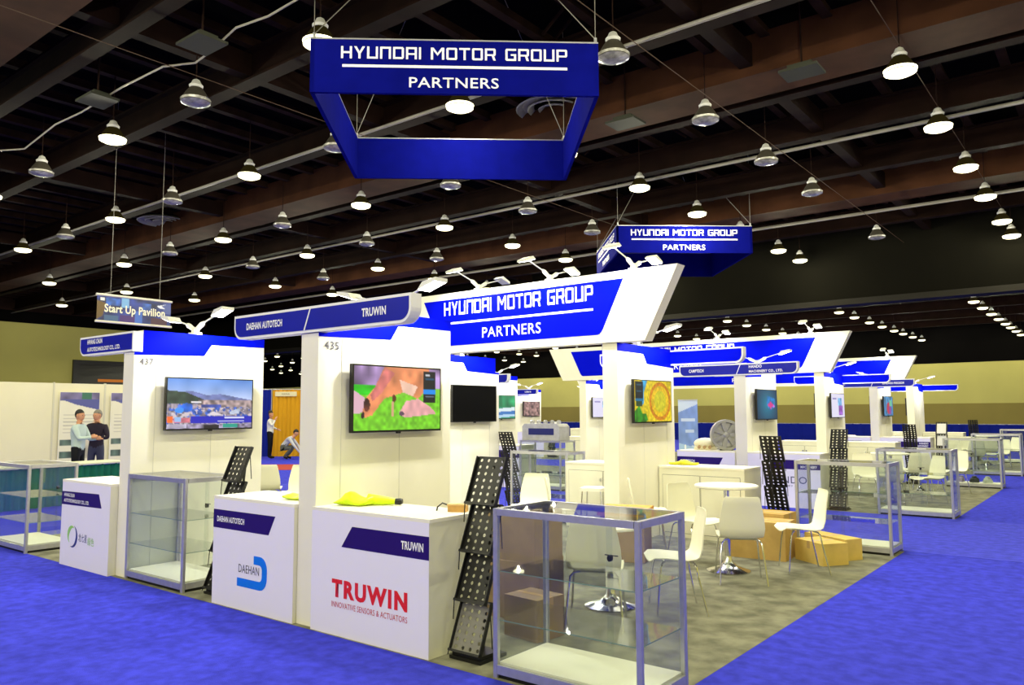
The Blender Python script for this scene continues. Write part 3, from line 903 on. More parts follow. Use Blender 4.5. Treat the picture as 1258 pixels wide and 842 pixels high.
def header_sign(xl, xr, y, label, text_x0, text_w, posts):
    """big trapezoid header; xl, xr are the top corners"""
    t = thing('header_sign', label, 'sign', (0, y, 0), 0, 'big white and blue header signs')
    z0, z1, sl = 2.57, 3.485, .47
    part('sign_body', MB().prism([(xl + sl, z0), (xr - sl, z0), (xr, z1), (xl, z1)], 'y', 0, .2).mesh('sign_body', WHITE), t)
    a, b = xl + .76, xr - .76
    def blue():
        zt, zb, s2 = z1 - .1, z0 + .11, .36
        pts = [(a, zt), (a + s2 * .75, zb + .16)]
        for i in range(5):
            q = i / 4
            pts.append((a + s2 * .78 + .12 * q, zb + .14 * (1 - q) ** 2))
        for i in range(5):
            q = i / 4
            pts.append((b - s2 * .78 - .12 * (1 - q), zb + .14 * q ** 2))
        pts += [(b - s2 * .75, zb + .16), (b, zt)]
        return pts
    part('blue_panel', MB().prism(blue(), 'y', -.005, 0).mesh('blue_panel', BLUE), t, label='bright blue panel')
    part('blue_panel', MB().prism(blue(), 'y', .2, .205).mesh('blue_panel', BLUE), t, label='bright blue panel')
    part('lettering', stroke_letters('HYUNDAI MOTOR GROUP', text_w, .205, LETTER), t, (text_x0, -.0055, 3.14), label='white headline letters')
    part('underline', MB().box(text_x0 + .06, text_x0 + text_w, -.0065, -.005, 3.005, 3.035).mesh('underline', LETTER), t)
    part('lettering', text_mesh('PARTNERS', 1.06, .15, LETTER, .006), t, (text_x0 + text_w * .285, -.0055, 2.765), label='white smaller letters')
    return t

def hanging_sign(cx, cy, s, rz, label):
    t = thing('hanging_sign', label, 'sign', (cx, cy, 0), rz, 'square blue hanging signs')
    z0, z1, h, th = 7.0, 7.92, s / 2, .07
    for k in range(4):
        p = part('panel', cached(('hp', s), lambda: MB().prism([(-h, z0), (h, z0), (h, z1), (-h, z1)], 'y', -h, -h + th).mesh('panel', HANG_BLUE)), t, (0, 0, 0), k * PI / 2)
        part('lettering', stroke_letters('HYUNDAI MOTOR GROUP', s * .785, .21, LETTER), p, (-h + s * .105, -h - .001, z0 + .59), label='white headline letters')
        part('underline', cached(('hu', s), lambda: MB().box(-h + s * .11, -h + s * .89, -h - .003, -h, z0 + .44, z0 + .485).mesh('underline', LETTER)), p)
        part('lettering', text_mesh('PARTNERS', s * .31, .18, LETTER, .008), p, (-h + s * .34, -h - .001, z0 + .1), label='white smaller letters')
        part('top_rail', cached(('hr', s), lambda: MB().box(-h, h, -h, -h + th, z1, z1 + .025).mesh('top_rail', ALU)), p)
        part('hook', cached(('hk', s), lambda: MB().tube([(-h + .05, -h + .04, z1), (-h + .05, -h + .04, z1 + .12)], .025, 8).mesh('hook', ALU)), p)
        part('cable', cached(('hc', s), lambda: MB().tube([(-h + .05, -h + .04, z1 + .1), (-h + 1.5, -h + 1.5, 10.6)], .009, 6).tube([(-h + .05, -h + .04, z1 + .1), (-h + .05, -h + .04, 10.6)], .007, 6).mesh('cable', PIPE)), p)
    return t

# ================================================================== ISLAND CARPETS
for yy0, yy1, xr, xl, nm in ((3.93, 10.36, -2.2, -11.9, 'nearest'), (13.82, 20.2, -2.2, -15.6, 'second'), (23.68, 30.1, -2.2, -22.5, 'third')):
    thing('grey_carpet', f'mottled grey carpet under the {nm} booth island', 'carpet', me=MB().box(xl, xr, yy0, yy1, 0, .0015).mesh('grey_carpet', GREYCARPET), group='grey island carpets')
thing('carpet_runner', 'brighter blue carpet of the cross aisle behind the nearest island', 'carpet', me=MB().box(-15.9, 8, 10.37, 13.81, 0, .004).mesh('carpet_runner', CARPET_B))
thing('red_carpet', 'red carpet strip at the foot of the blue and gold drapes', 'carpet', loc=(-20.6, 14.85, 0), rz=math.radians(38.2), me=MB().box(-2.6, 2.6, -1.1, 1.4, 0, .005).mesh('red_carpet', mat('red_carpet', (170, 40, 24), .9)))

# ================================================================== LOGOS
def decal(fp, mb, m, name='logo', label=None):
    part(name, mb.mesh(name, m), fp, label=label)
def logo_daehan(fp):
    b = mat('logo_azure', (0, 120, 240), .4)
    def ring(r0, r1):
        return []
    ox, oz, wd = .39, .2, .42
    pts_o = [(ox + .24, oz + .275), (ox + .33, oz + .275)] + [(ox + .33 + .1 * math.sin(a), oz + .175 + .1 * math.cos(a)) for a in np.linspace(.2, PI / 2, 5)]
    pts_o += [(ox + .43, oz + .1)] + [(ox + .33 + .1 * math.cos(a), oz + .1 - .1 * math.sin(a)) for a in np.linspace(.2, PI / 2, 5)] + [(ox, oz), (ox, oz + .07)]
    pts_i = [(ox + .32, oz + .07)] + [(ox + .32 + .04 * math.sin(a), oz + .11 - .04 * math.cos(a)) for a in np.linspace(.2, PI / 2, 4)]
    pts_i += [(ox + .36, oz + .165)] + [(ox + .32 + .04 * math.cos(a), oz + .165 + .04 * math.sin(a)) for a in np.linspace(.2, PI / 2, 4)] + [(ox + .24, oz + .205)]
    decal(fp, MB().prism(pts_o + pts_i, 'y', -.005, -.003), b, label='azure hook shaped logo')
    part('lettering', text_mesh('DAEHAN', .3, .068, GREYLET, 0), fp, (ox + .02, -.0035, oz + .118), label='grey logo letters')
def logo_truwin(fp):
    r = mat('logo_red', (226, 32, 24), .4)
    part('lettering', text_mesh('TRUWIN', .82, .135, r, .05, space=1.22), fp, (.255, -.0035, .285), label='bold red logo letters')
    part('lettering', text_mesh('INNOVATIVE SENSORS & ACTUATORS', .82, .042, mat('slogan_red', (200, 60, 80), .5), 0), fp, (.255, -.0035, .212), label='thin red slogan')
def logo_437(fp):
    g = mat('logo_green', (150, 210, 110), .5)
    n = mat('logo_navy', (50, 60, 140), .5)
    def crescent(cx, cz, r, a0, a1, th):
        o = [(cx + r * math.cos(a), cz + r * math.sin(a)) for a in np.linspace(a0, a1, 14)]
        i = [(cx + (r - th * math.sin(PI * k / 13)) * math.cos(a), cz + (r - th * math.sin(PI * k / 13)) * math.sin(a)) for k, a in enumerate(np.linspace(a0, a1, 14))]
        return o + i[::-1][1:-1]
    decal(fp, MB().prism(crescent(.31, .33, .12, -2.0, 1.3, .04), 'y', -.005, -.003), n, label='navy crescent of the logo')
    decal(fp, MB().prism(crescent(.28, .345, .1, .9, 4.2, .05), 'y', -.005, -.003), g, label='pale green crescent of the logo')
    part('lettering', text_mesh('\u5317\u4e03\u661f', .2, .085, n, 0), fp, (.46, -.0035, .29), label='navy characters')
    part('lettering', text_mesh('\u7dd1\u8272', .15, .085, g, 0), fp, (.68, -.0035, .27), label='pale green characters')
def logo_hando(fp):
    n = mat('logo_slate', (60, 64, 96), .5)
    part('lettering', text_mesh('HANDO', .7, .12, n, 0), fp, (.34, -.0035, .42), label='slate logo letters')
    part('lettering', text_mesh('MACHINERY', .4, .03, n, 0), fp, (.4, -.0035, .36))

# ================================================================== ISLAND 1 (near)
WX, WY, WLX = -5.234, 3.98, -8.298      # wall centre lines, front end
FAR = 14.25                              # mirrored y = FAR - y
booth_wall(WX, WY, 0, 'white wall numbered 435 with the cow picture television', '435')
booth_wall(WLX, WY, 0, 'white wall numbered 437 with the city view television', '437')
booth_wall(WX, FAR - WY, PI, 'white wall with the yellow flower television under the big header')
booth_wall(WLX, FAR - WY - .22, PI, 'white wall with the switched-off black television')
television(-5.06, 4.8, 1.80, RZ90, art_cow, 'television showing grazing pink cows on bright grass')
television(-8.11, 4.82, 1.785, RZ90, art_city, 'television showing a blue sky over a factory town')
television(-5.06, 9.5, 1.815, RZ90, art_flower, 'television showing a yellow sunflower close up')
television(-8.11, 9.34, 1.815, RZ90, None, 'switched-off black television on a white wall seen below the big header')
fascia(WX, WY, 0, 1.07, 1.19, 'long blue fascia sign on the wall numbered 435', [('DAEHAN AUTOTECH', .52, .062)], [('TRUWIN', .27, .066)])
fascia(WLX, WY, 0, 1.14, .115, 'short blue fascia sign of two text lines on the wall numbered 437', [('HWANG CHUN', .36, .055), ('AUTOTECHNOLOGY CO., LTD.', .78, .055)], [], slash=False)
fascia(WX, FAR - WY, PI, 1.19, 1.07, 'blue fascia sign on the wall with the yellow flower television', [('PARTNERS', .3, .062)], [('HANSHIN', .3, .062)])
counter(-6.52, 3.946, 0, 1.17, 2, 'white counter with the azure hook logo beside the wall numbered 435', [('DAEHAN AUTOTECH', .42, .05)], logo_daehan)
counter(-5.116, 3.946, 0, 1.28, 0, 'white counter with the big red lettering beside the perforated stand', [('TRUWIN', .22, .06)], logo_truwin)
counter(-9.57, 3.9, 0, 1.155, 1, 'white counter with the green and navy crescent logo by the wall numbered 437', [('HWANG CHUN', .26, .04), ('AUTOTECHNOLOGY CO., LTD.', .62, .045)], logo_437, depth=.54)
counter(-3.9, 10.3, PI, 1.21, 1, 'white counter with two rear doors behind the round white table', [('HANSHIN', .3, .05)])
counter(-5.35, 10.3, PI, 1.3, 0, 'white counter with rear doors between the two back televisions', [('SEJIN', .3, .05)])
showcase(-3.27, 3.945, 0, 'large empty glass showcase nearest the camera beside the perforated stand', w=1.07)
showcase(-8.18, 3.96, 0, 'empty glass showcase in front of the city view television', w=1.12)
showcase(-11.66, 3.9, 0, 'glass showcase at the left end beside the crescent logo counter', w=1.1)
showcase(-2.23, 10.45, PI, 'glass showcase beside the cartons at the far corner of the nearest island', w=1.1, d=.52)
showcase(-6.76, 10.45, PI, 'glass showcase in front of the black switched-off television', w=1.1, d=.52)
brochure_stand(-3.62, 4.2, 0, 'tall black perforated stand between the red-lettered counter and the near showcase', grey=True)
brochure_stand(-6.76, 4.22, 0, 'black perforated stand between the azure logo counter and the left showcase')
brochure_stand(-3.66, 10.2, PI, 'black perforated stand behind the round table beside the two-door counter')
brochure_stand(-8.06, 10.22, PI, 'small black perforated stand seen below the big header')
header_sign(-9.31, -4.23, 8.66, 'big white header with blue panel on the nearest island', -8.12, 2.67, None)
for k, x in enumerate((-7.51, -6.21, -4.89)):
    arm_light(x, 8.76, 3.485, PI / 2, f'twin arm floodlight on the nearest big header, {ORD[k]} from its left end', (k != 0, True), tilt=-.03)
arm_light(WLX, 4.72, WALL_H, 0, 'twin arm floodlight on the wall above the city view television')
arm_light(WX, 4.85, WALL_H, 0, 'twin arm floodlight on the wall above the grazing cow television')
arm_light(WX, FAR - 4.85, WALL_H, 0, 'twin arm floodlight above the yellow flower television')
arm_light(WLX, FAR - 5.05, WALL_H, 0, 'twin arm floodlight above the black switched-off television')

# tables, chairs, cartons of island 1
table(-3.41, 8.01, 'round white table with chrome base in front of the two-door counter')
table(-3.62, 5.97, 'round white table behind the nearest glass showcase', H=.7, r=.3)
chair(-3.12, 7.62, -.5, .87, 'cream chair seen from behind at the round table by the cartons')
chair(-2.8, 8.5, -.85, -.53, 'cream chair in side view beside the two long cartons')
chair(-3.95, 8.35, .9, -.3, 'cream chair on the far left of the table by the cartons')
chair(-3.12, 6.2, -.8, -.6, 'cream chair in side view right of the nearest showcase')
chair(-3.42, 5.42, -.45, .89, 'cream chair seen from behind through the nearest showcase')
chair(-4.75, 8.78, .85, .5, 'cream chair beside the dark carton below the yellow flower television')
chair(-6.3, 8.4, .3, -.95, 'cream chair behind the perforated stand under the big header')
chair(-5.72, 8.35, .79, .62, 'cream chair turned sideways under the big header')
chair(-11.16, 7.7, -.75, .66, 'cream chair behind the azure logo counter, beside the wall numbered 437')
chair(-10.35, 7.7, .6, -.8, 'cream chair behind the azure logo counter, half hidden by the wall numbered 435')
t = thing('stool', 'small white padded stool by the rear counter under the big header', 'stool', (-5.85, 9.25, 0), .3)
part('seat', MB().prism(rrect(-.17, .17, -.17, .17, .05, .05, .05, .05), 'z', .6, .645).mesh('seat', WHITE), t)
for sx, sy in ((1, 1), (-1, 1), (1, -1), (-1, -1)):
    part('leg', MB().tube([(sx * .13, sy * .13, .6), (sx * .16, sy * .16, 0)], .01, 8).mesh('leg', CHROME, True), t)
part('foot_ring', MB().tube([(.15, -.15, .2), (.15, .15, .2), (-.15, .15, .2), (-.15, -.15, .2), (.15, -.15, .2)], .008, 6).mesh('foot_ring', CHROME), t)
carton(-3.42, 9.05, .002, .62, .42, .42, .06, 'large brown carton behind the chairs at the round table')
carton(-3.62, 9.5, .002, .74, .4, .46, -.03, 'brown carton behind the largest carton beside the rear counter')
carton(-2.79, 9.115, .002, .33, .475, .235, .957, 'long low yellow-brown carton nearest the chair in side view', mat('yellow_cardboard', (214, 184, 96), .8, noise=.08, nscale=5))
carton(-2.795, 9.57, .002, .24, .64, .235, 1.05, 'long low yellow-brown carton beside the corner showcase', MATS['yellow_cardboard'])
carton(-4.05, 5.32, .006, .5, .42, .46, .12, 'dark brown carton behind the nearest showcase, lower of its stack', CARTON2)
carton(-4.05, 5.32, .466, .48, .4, .4, .02, 'dark brown carton behind the nearest showcase, upper of its stack', CARTON2)
carton(-3.62, 4.86, .006, .34, .3, .3, -.1, 'small dark carton on the floor behind the nearest showcase', CARTON2)
carton(-4.6, 7.95, .006, .5, .42, .5, .3, 'dark carton below the yellow flower television', CARTON2)
carton(-4.62, 7.98, .506, .56, .46, .08, .3, 'flat orange-brown carton on top of the dark carton by the wall', mat('orange_cardboard', (206, 150, 66), .8, noise=.08, nscale=4))

# things on the counters
def crumple(seed, rx, ry, rz_, name='bag'):
    rs = np.random.RandomState(seed)
    mb = MB().ball((0, 0, rz_ * .8), (rx, ry, rz_), 22, 12)
    out = []
    for (x, y, z) in mb.v:
        k = 1 + .22 * math.sin(9 * x / rx * .5 + seed) * math.cos(7 * y / ry * .6 + seed * 2) + .1 * (rs.rand() - .5)
        out.append((x * k, y * k, max(0, z * (1 + .35 * math.sin(5 * x / rx + seed)))))
    mb.v = out
    return mb
NEON = mat('neon_yellow_plastic', (214, 248, 20), .35, noise=.1, nscale=9)
t = thing('plastic_bag', 'crumpled neon yellow bag with a dark nozzle on the red-lettered counter', 'bag', (-4.92, 4.22, .942), .5)
part('bag_body', crumple(3, .17, .12, .045).mesh('bag_body', NEON, True), t)
part('tail', MB().tube([(.1, 0, .047), (.24, .01, .036), (.32, .02, .03)], [.045, .034, .024], 10).mesh('tail', NEON, True), t)
part('nozzle', MB().tube([(.31, .02, .03), (.36, .025, .03), (.38, .025, .03)], [.022, .026, .02], 10).mesh('nozzle', BLACKPL, True), t, label='dark nozzle')
t = thing('plastic_bag', 'flat neon yellow bag lying by the wall on the azure logo counter', 'bag', (-5.62, 4.2, .942), .2)
part('bag_body', crumple(5, .16, .1, .025).mesh('bag_body', NEON, True), t)
t = thing('plastic_bag', 'flat neon yellow bag lying on the two-door rear counter', 'bag', (-4.88, 10.05, .942), .2)
part('bag_body', crumple(8, .2, .1, .03).mesh('bag_body', mat('dull_yellow_plastic', (222, 216, 40), .4, noise=.1, nscale=9), True), t)
t = thing('wooden_block', 'small wooden box with a bent wire on the floor end of the red-lettered counter', 'box', (-3.98, 4.4, .942), .5)
part('block', MB().box(-.07, .07, -.04, .04, 0, .045).mesh('block', mat('light_wood', (206, 160, 90), .6, noise=.15, nscale=12)), t)
part('wire', MB().tube([(-.06, 0, .04), (-.12, 0, .06), (-.16, .01, .03), (-.17, .02, .0)], .006, 6).mesh('wire', BLACKPL, True), t)
part('lid', MB().box(-.075, .075, -.045, .045, .045, .055).mesh('lid', mat('pale_wood', (222, 184, 120), .6)), t)

# ================================================================== HANGING SIGNS
hanging_sign(-10.14, 11.21, 4.84, math.radians(40.8), 'large blue square hanging sign above the nearest island')
hanging_sign(-12.93, 25.75, 4.62, math.radians(40.4), 'farther blue square hanging sign behind the big header')

# ================================================================== ISLANDS 2 AND 3
def chairset(cx, cy, tag, n=3):
    table(cx, cy, f'round white table {tag}')
    for k, (dx, dy, w_) in enumerate(((.55, .3, 'on its aisle side'), (-.5, .35, 'on its wall side'), (.1, -.62, 'on its near side'), (-.2, .66, 'on its far side'))[:n]):
        a = math.atan2(-dy, -dx) + (.3, -.4, .2, -.2)[k]
        chair(cx + dx, cy + dy, math.cos(a), math.sin(a), f'cream chair at the table {tag}, {w_}')
def island(dy, dx, xleft, tag, arts, names, logos, xsign):
    y = WY + dy
    f = FAR + 2 * dy
    yb = f - y
    wx = WX + dx
    for wxx, side, a4 in ((wx, 'aisle', arts[0]), (xleft, 'inner', arts[1])):
        booth_wall(wxx, y, 0, f'white {side}-side wall at the near end of the {tag} island')
        booth_wall(wxx, yb, PI, f'white {side}-side wall at the far end of the {tag} island')
        for yy, ar, en in ((y + .84, a4[0], 'near'), (yb - .84, a4[1], 'far')):
            if ar is not None:
                television(wxx + .175, yy, 1.8, RZ90, ar, f'television with {a4[2] if en == "near" else a4[3]} on the {tag} island')
            television(wxx - .175, yy, 1.8, -RZ90, None, f'dark television edge-on on the hidden face of the {en} {side} wall of the {tag} island')
        arm_light(wxx, y + .9, WALL_H, 0, f'twin arm floodlight on the near {side}-side wall of the {tag} island')
        arm_light(wxx, yb - .9, WALL_H, 0, f'twin arm floodlight on the far {side}-side wall of the {tag} island')
        fascia(wxx, y, 0, 1.19, 1.07, f'blue fascia sign on the near {side}-side wall of the {tag} island', names[0] if side == 'aisle' else [('DONGIL', .28, .06)], names[1] if side == 'aisle' else [('KOREA FA', .3, .06)])
        fascia(wxx, yb, PI, 1.19, 1.07, f'blue fascia sign on the far {side}-side wall of the {tag} island', [('DAEWON', .3, .06)], [('SAMBO', .3, .06)])
        counter(wxx - 1.27, y - .03, 0, 1.15, 2, f'white counter left of the near {side}-side wall of the {tag} island', [('CAMPTECH', .3, .05)])
        counter(wxx + .12, y - .03, 0, 1.27, 0, f'white counter right of the near {side}-side wall of the {tag} island', [('HANDO', .22, .045), ('MACHINERY', .28, .045)] if side == 'aisle' else [('KOREA FA', .3, .05)], logos if side == 'aisle' else None)
        counter(wxx + 1.33, f - (y - .03), PI, 1.2, 2, f'white rear counter right of the far {side}-side wall of the {tag} island', [('SAMBO', .3, .05)])
        counter(wxx - .12, f - (y - .03), PI, 1.2, 0, f'white rear counter left of the far {side}-side wall of the {tag} island', [('DAEWON', .3, .05)])
        if side == 'aisle' or tag == 'third':
            brochure_stand(wxx + 1.62, y + .2, 0, f'black perforated stand by the near {side}-side counter of the {tag} island', filled=(tag == 'third'))
        brochure_stand(wxx + 1.6, f - y - .2, PI, f'black perforated stand by the far {side}-side counter of the {tag} island')
    showcase(-3.3, y - .05, 0, f'glass showcase at the near aisle corner of the {tag} island')
    showcase(-2.2, f - y + .05, PI, f'glass showcase at the far aisle corner of the {tag} island', d=.52)
    header_sign(xsign[0], xsign[1], 8.66 + dy, f'big white header with blue panel on the {tag} island', xsign[2], 2.67, None)
    for k, x in enumerate((xsign[1] - .9, xsign[1] - 3.2)):
        arm_light(x, 8.76 + dy, 3.485, PI / 2, f'twin arm floodlight on the {tag} island header, {ORD[k]} from the aisle', (True, True), tilt=-.03)
    if tag == 'second':
        showcase(-10.66, y - .05, 0, 'glass showcase with a grey control unit on top, seen below the nearest header')
    chairset(-3.5, 15.7 + dy - 9.88, f'in the {tag} island near booth')
    chairset(-3.45, 17.9 + dy - 9.88, f'in the {tag} island far booth')
    chairset(-7.2, 16.5 + dy - 9.88, f'in the {tag} island middle', 2)
island(9.88, -.35, -12.08, 'second', ((art_teal, art_lilac, 'a teal picture and pink spot', 'a pale lilac page'), (art_green, art_lilac, 'green and white bands', 'a lilac page, inner wall')),
       ([('CAMPTECH', .3, .06)], [('HANDO', .24, .055), ('MACHINERY CO., LTD.', .62, .055)]), logo_hando, (-13.2, -4.85, -10.25))
island(19.76, -.42, -18.55, 'third', ((art_mixed, None, 'a red and blue picture', ''), (art_brown, None, 'a brown mottled picture', '')),
       ([('DAEIL', .24, .06)], [('SUNGWOO PRECISION', .56, .06)]), None, (-19.0, -5.4, -12.5))

# display items on the second island
y2 = 13.86
def alu_wheel(x, y, z, rz, label):
    t = thing('wheel_rim', label, 'wheel', (x, y, z), rz)
    R_ = .29
    Mx = Matrix.Translation((0, 0, R_)) @ Matrix.Rotation(PI / 2, 4, 'X')
    part('rim_ring', MB().lathe([(R_ - .05, -.08), (R_, -.08), (R_, .08), (R_ - .05, .08), (R_ - .06, .0), (R_ - .05, -.08)], 28).xf(Mx).mesh('rim_ring', mat('grey_casting', (170, 170, 168), .35, .6), True), t)
    part('hub', MB().lathe([(.07, -.05), (.08, .04), (.05, .07), (.02, .075)], 18).xf(Mx).mesh('hub', mat('grey_casting', (170, 170, 168)), True), t)
    me_ = MB().prism([(.06, -.03), (R_ - .05, -.045), (R_ - .05, .045), (.06, .03)], 'z', .03, .06).mesh('spoke', MATS['grey_casting'])
    for k in range(7):
        o = part('spoke', me_, t, (0, 0, R_))
        o.rotation_euler = Matrix.Rotation(PI / 2, 3, 'X').to_euler()
        o.matrix_basis = Matrix.Translation((0, 0, R_)) @ Matrix.Rotation(PI / 2, 4, 'X') @ Matrix.Rotation(2 * PI * k / 7, 4, 'Z')
    part('disc', MB().lathe([(R_ - .06, -.01), (R_ - .06, .01), (.05, .012)], 24).xf(Mx).mesh('disc', mat('pale_casting', (196, 196, 194), .4, .3)), t)
    part('foot', MB().box(-.12, .12, -.06, .06, 0, .03).mesh('foot', BLACK), t)
    return t
alu_wheel(-6.02, 14.2, .942, .6, 'grey cast wheel standing on the second island counter')
t = thing('white_machine_part', 'rounded white machine part on the second island counter beside the cast wheel', 'machine part', (-6.45, 14.22, .942), .3)
part('housing', MB().ball((0, 0, .12), (.22, .15, .11), 16, 10).box(-.2, .2, -.12, .12, 0, .06).mesh('housing', mat('cream_casting', (236, 230, 200), .4), True), t)
for dx_ in (-.1, 0, .1):
    part('port', MB().tube([(dx_, -.1, .07), (dx_, -.17, .05)], .03, 10).mesh('port', mat('tan_port', (170, 140, 100), .5)), t)
t = thing('control_unit', 'grey boxy control unit with a dark label on top of a glass showcase', 'machine', (-10.17, 14.12, 1.06), .0)
part('casing', MB().box(-.5, .5, -.2, .2, 0, .3).prism([(-.5, .3), (.5, .3), (.44, .36), (-.44, .36)], 'y', -.2, .2).mesh('casing', mat('grey_casing', (190, 190, 188), .5, noise=.1, nscale=9)), t)
part('label_plate', MB().box(-.32, .36, -.206, -.2, .12, .26).mesh('label_plate', mat('navy_label', (40, 44, 110), .4)), t, label='dark blue label plate')
for k in range(5):
    part('knob', MB().lathe([(.05, .36), (.05, .42), (.02, .44)], 12, (-.36 + k * .18, 0)).mesh('knob', ALU, True), t)
# roll-up banner
def art_banner():
    A = Art(48, 96, (196, 210, 236))
    A.poly([(0, .18), (1, .06), (1, .62), (0, .68)], (120, 148, 216), n=.08, seed=2)
    A.poly([(0, .6), (1, .68), (1, .74), (0, .8)], (160, 190, 228))
    A.rect(.15, .26, .85, .3, (196, 210, 244)); A.rect(.35, .42, .8, .46, (190, 206, 240)); A.rect(.3, .62, .38, .86, (236, 240, 246))
    return A
t = thing('rollup_banner', 'pale blue roll-up banner standing behind the second island counter', 'banner', (-9.3, 19.45, 0), math.radians(38))
part('print', art_banner().mesh('print', .52, 1.9, attr_mat('printed_sheet')), t, (0, 0, 1.03), label='pale blue printed sheet')
part('base_case', MB().box(-.29, .29, -.09, .09, 0, .08).mesh('base_case', ALU), t)
part('top_rail', MB().box(-.265, .265, -.012, .012, 1.975, 2.0).mesh('top_rail', ALU), t)
part('pole', MB().tube([(0, .03, .07), (0, .03, 1.98)], .012, 8).mesh('pole', ALU), t)
# parts lying in the far showcase of the second island
for k, (x, y, z, c, lb) in enumerate(((-2.75, 19.92, .098, (30, 34, 40), 'black lump of a machine part on the floor of the second island far showcase'), (-2.5, 19.93, .098, (190, 198, 190), 'pale machine part on the floor of the second island far showcase'), (-3.0, 19.92, .098, (150, 140, 170), 'violet-grey machine part on the floor of the second island far showcase'), (-2.8, 19.92, .662, (150, 150, 140), 'grey machine part on the upper shelf of the second island far showcase'))):
    t = thing('machine_part', lb, 'machine part', (x, y, z), k * .7, 'machine parts in the second island showcase')
    m_ = mat('part_paint_%d' % k, c, .45, noise=.2, nscale=10)
    part('housing', MB().ball((0, 0, .06), (.09, .06, .06), 12, 8).box(-.09, .09, -.04, .04, 0, .05).mesh('housing', m_, True), t)
    part('flange', MB().lathe([(.045, .1), (.05, .13), (.02, .14)], 12).mesh('flange', m_, True), t)

# ================================================================== SMALL BANNER, PANELS, DRAPES, GREEN TABLE
def art_pavilion():
    A = Art(110, 44, (20, 30, 84))
    A.put(A.u > -1, (30, 44, 110), n=.6, seed=4, cells=5)
    A.rect(.12, .1, .3, .36, (40, 84, 170), n=.3, seed=2); A.rect(.32, 0, .42, .4, (110, 160, 214)); A.rect(.6, .15, .72, .5, (50, 90, 180), n=.3, seed=6)
    A.rect(.5, .5, .6, 1, (60, 100, 190)); A.rect(.1, .75, .28, .95, (60, 90, 130)); A.rect(.3, .7, .5, 1, (60, 30, 110))
    A.poly([(0, .2), (.12, .3), (.08, .8), (0, .95)], (96, 74, 40)); A.rect(.72, .7, .95, 1, (70, 40, 60)); A.rect(.88, .1, 1, .5, (70, 84, 150))
    A.rect(.05, .1, .1, .2, (220, 220, 220)); A.poly([(.8, .2), (.92, .12), (.86, .2), (.92, .3), (.82, .28)], (220, 224, 236))
    return A
t = thing('pavilion_banner', 'small hanging banner reading Start Up Pavilion with white rails', 'banner', (-22, 10.67, 4.58), RZ90)
part('print', art_pavilion().mesh('print', 2.1, .7, attr_mat('printed_sheet')), t, (0, 0, 0), label='dark blue printed sheet')
for s in (1, -1):
    part('rail', MB().tube([(-1.08, 0, s * .37), (1.08, 0, s * .37)], .035, 8).mesh('rail', mat('white_rail', (216, 212, 200), .5)), t)
part('lettering', text_mesh('Start Up Pavilion', 1.72, .3, mat('cream_lettering', (236, 230, 206), .6), .025), t, (-.85, -.004, -.17), label='cream lettering')
for s in (1, -1):
    part('cable', MB().tube([(s * .7, 0, .38), (s * .7, 0, 6.0)], .008, 6).mesh('cable', PIPE), t)

HARD = mat('hardwall_white', (226, 220, 186), .6, noise=.02, nscale=1)
def poster_art():
    A = Art(48, 96, (226, 222, 198))
    A.rect(0, 0, 1, .12, (120, 112, 150), n=.3, seed=3); A.poly([(0, .1), (1, .1), (1, .26), (.4, .18)], (84, 88, 150)); A.rect(.55, .0, .8, .1, (60, 110, 90))
    for k in range(6):
        A.rect(.1, .32 + k * .05, .9, .335 + k * .05, (190, 186, 170))
    A.rect(.05, .68, .4, .76, (90, 110, 100), n=.5, seed=4); A.rect(.05, .84, .4, .94, (80, 100, 90), n=.5, seed=6); A.rect(.5, .7, .9, .95, (196, 190, 170), n=.2, seed=9)
    return A
for k in range(8):
    y0 = .8 + k * 1.24
    nm = 'hardwall_panel'
    tt = thing(nm, f'tall off-white wall panel, {ORD[k]} from the camera end of the poster wall', 'partition panel', (-21.0, y0, 0), RZ90, 'off-white poster wall panels', kind='thing')
    part('board', cached('hwb', lambda: MB().box(.02, 1.22, 0, .04, 0, 2.45).mesh('board', HARD)), tt)
    part('frame_post', cached('hwp', lambda: MB().box(-.02, .02, -.01, .05, 0, 2.47).mesh('frame_post', mat('panel_post', (206, 202, 178), .5))), tt)
for k, (y, lb) in enumerate(((8.85, 'tall poster with a violet heading behind the two standing men'), (10.1, 'tall poster with a violet heading half hidden by the wall numbered 437'))):
    t = thing('wall_poster', lb, 'poster', (-20.95, y, 1.35), RZ90, 'tall posters on the off-white panels')
    part('print', cached('post', lambda: poster_art().mesh('print', .95, 1.75, attr_mat('printed_sheet'))), t, (0, -.006, 0))
    part('backing', cached('postb', lambda: MB().box(-.48, .48, -.004, .002, -.88, .88).mesh('backing', RIM)), t)

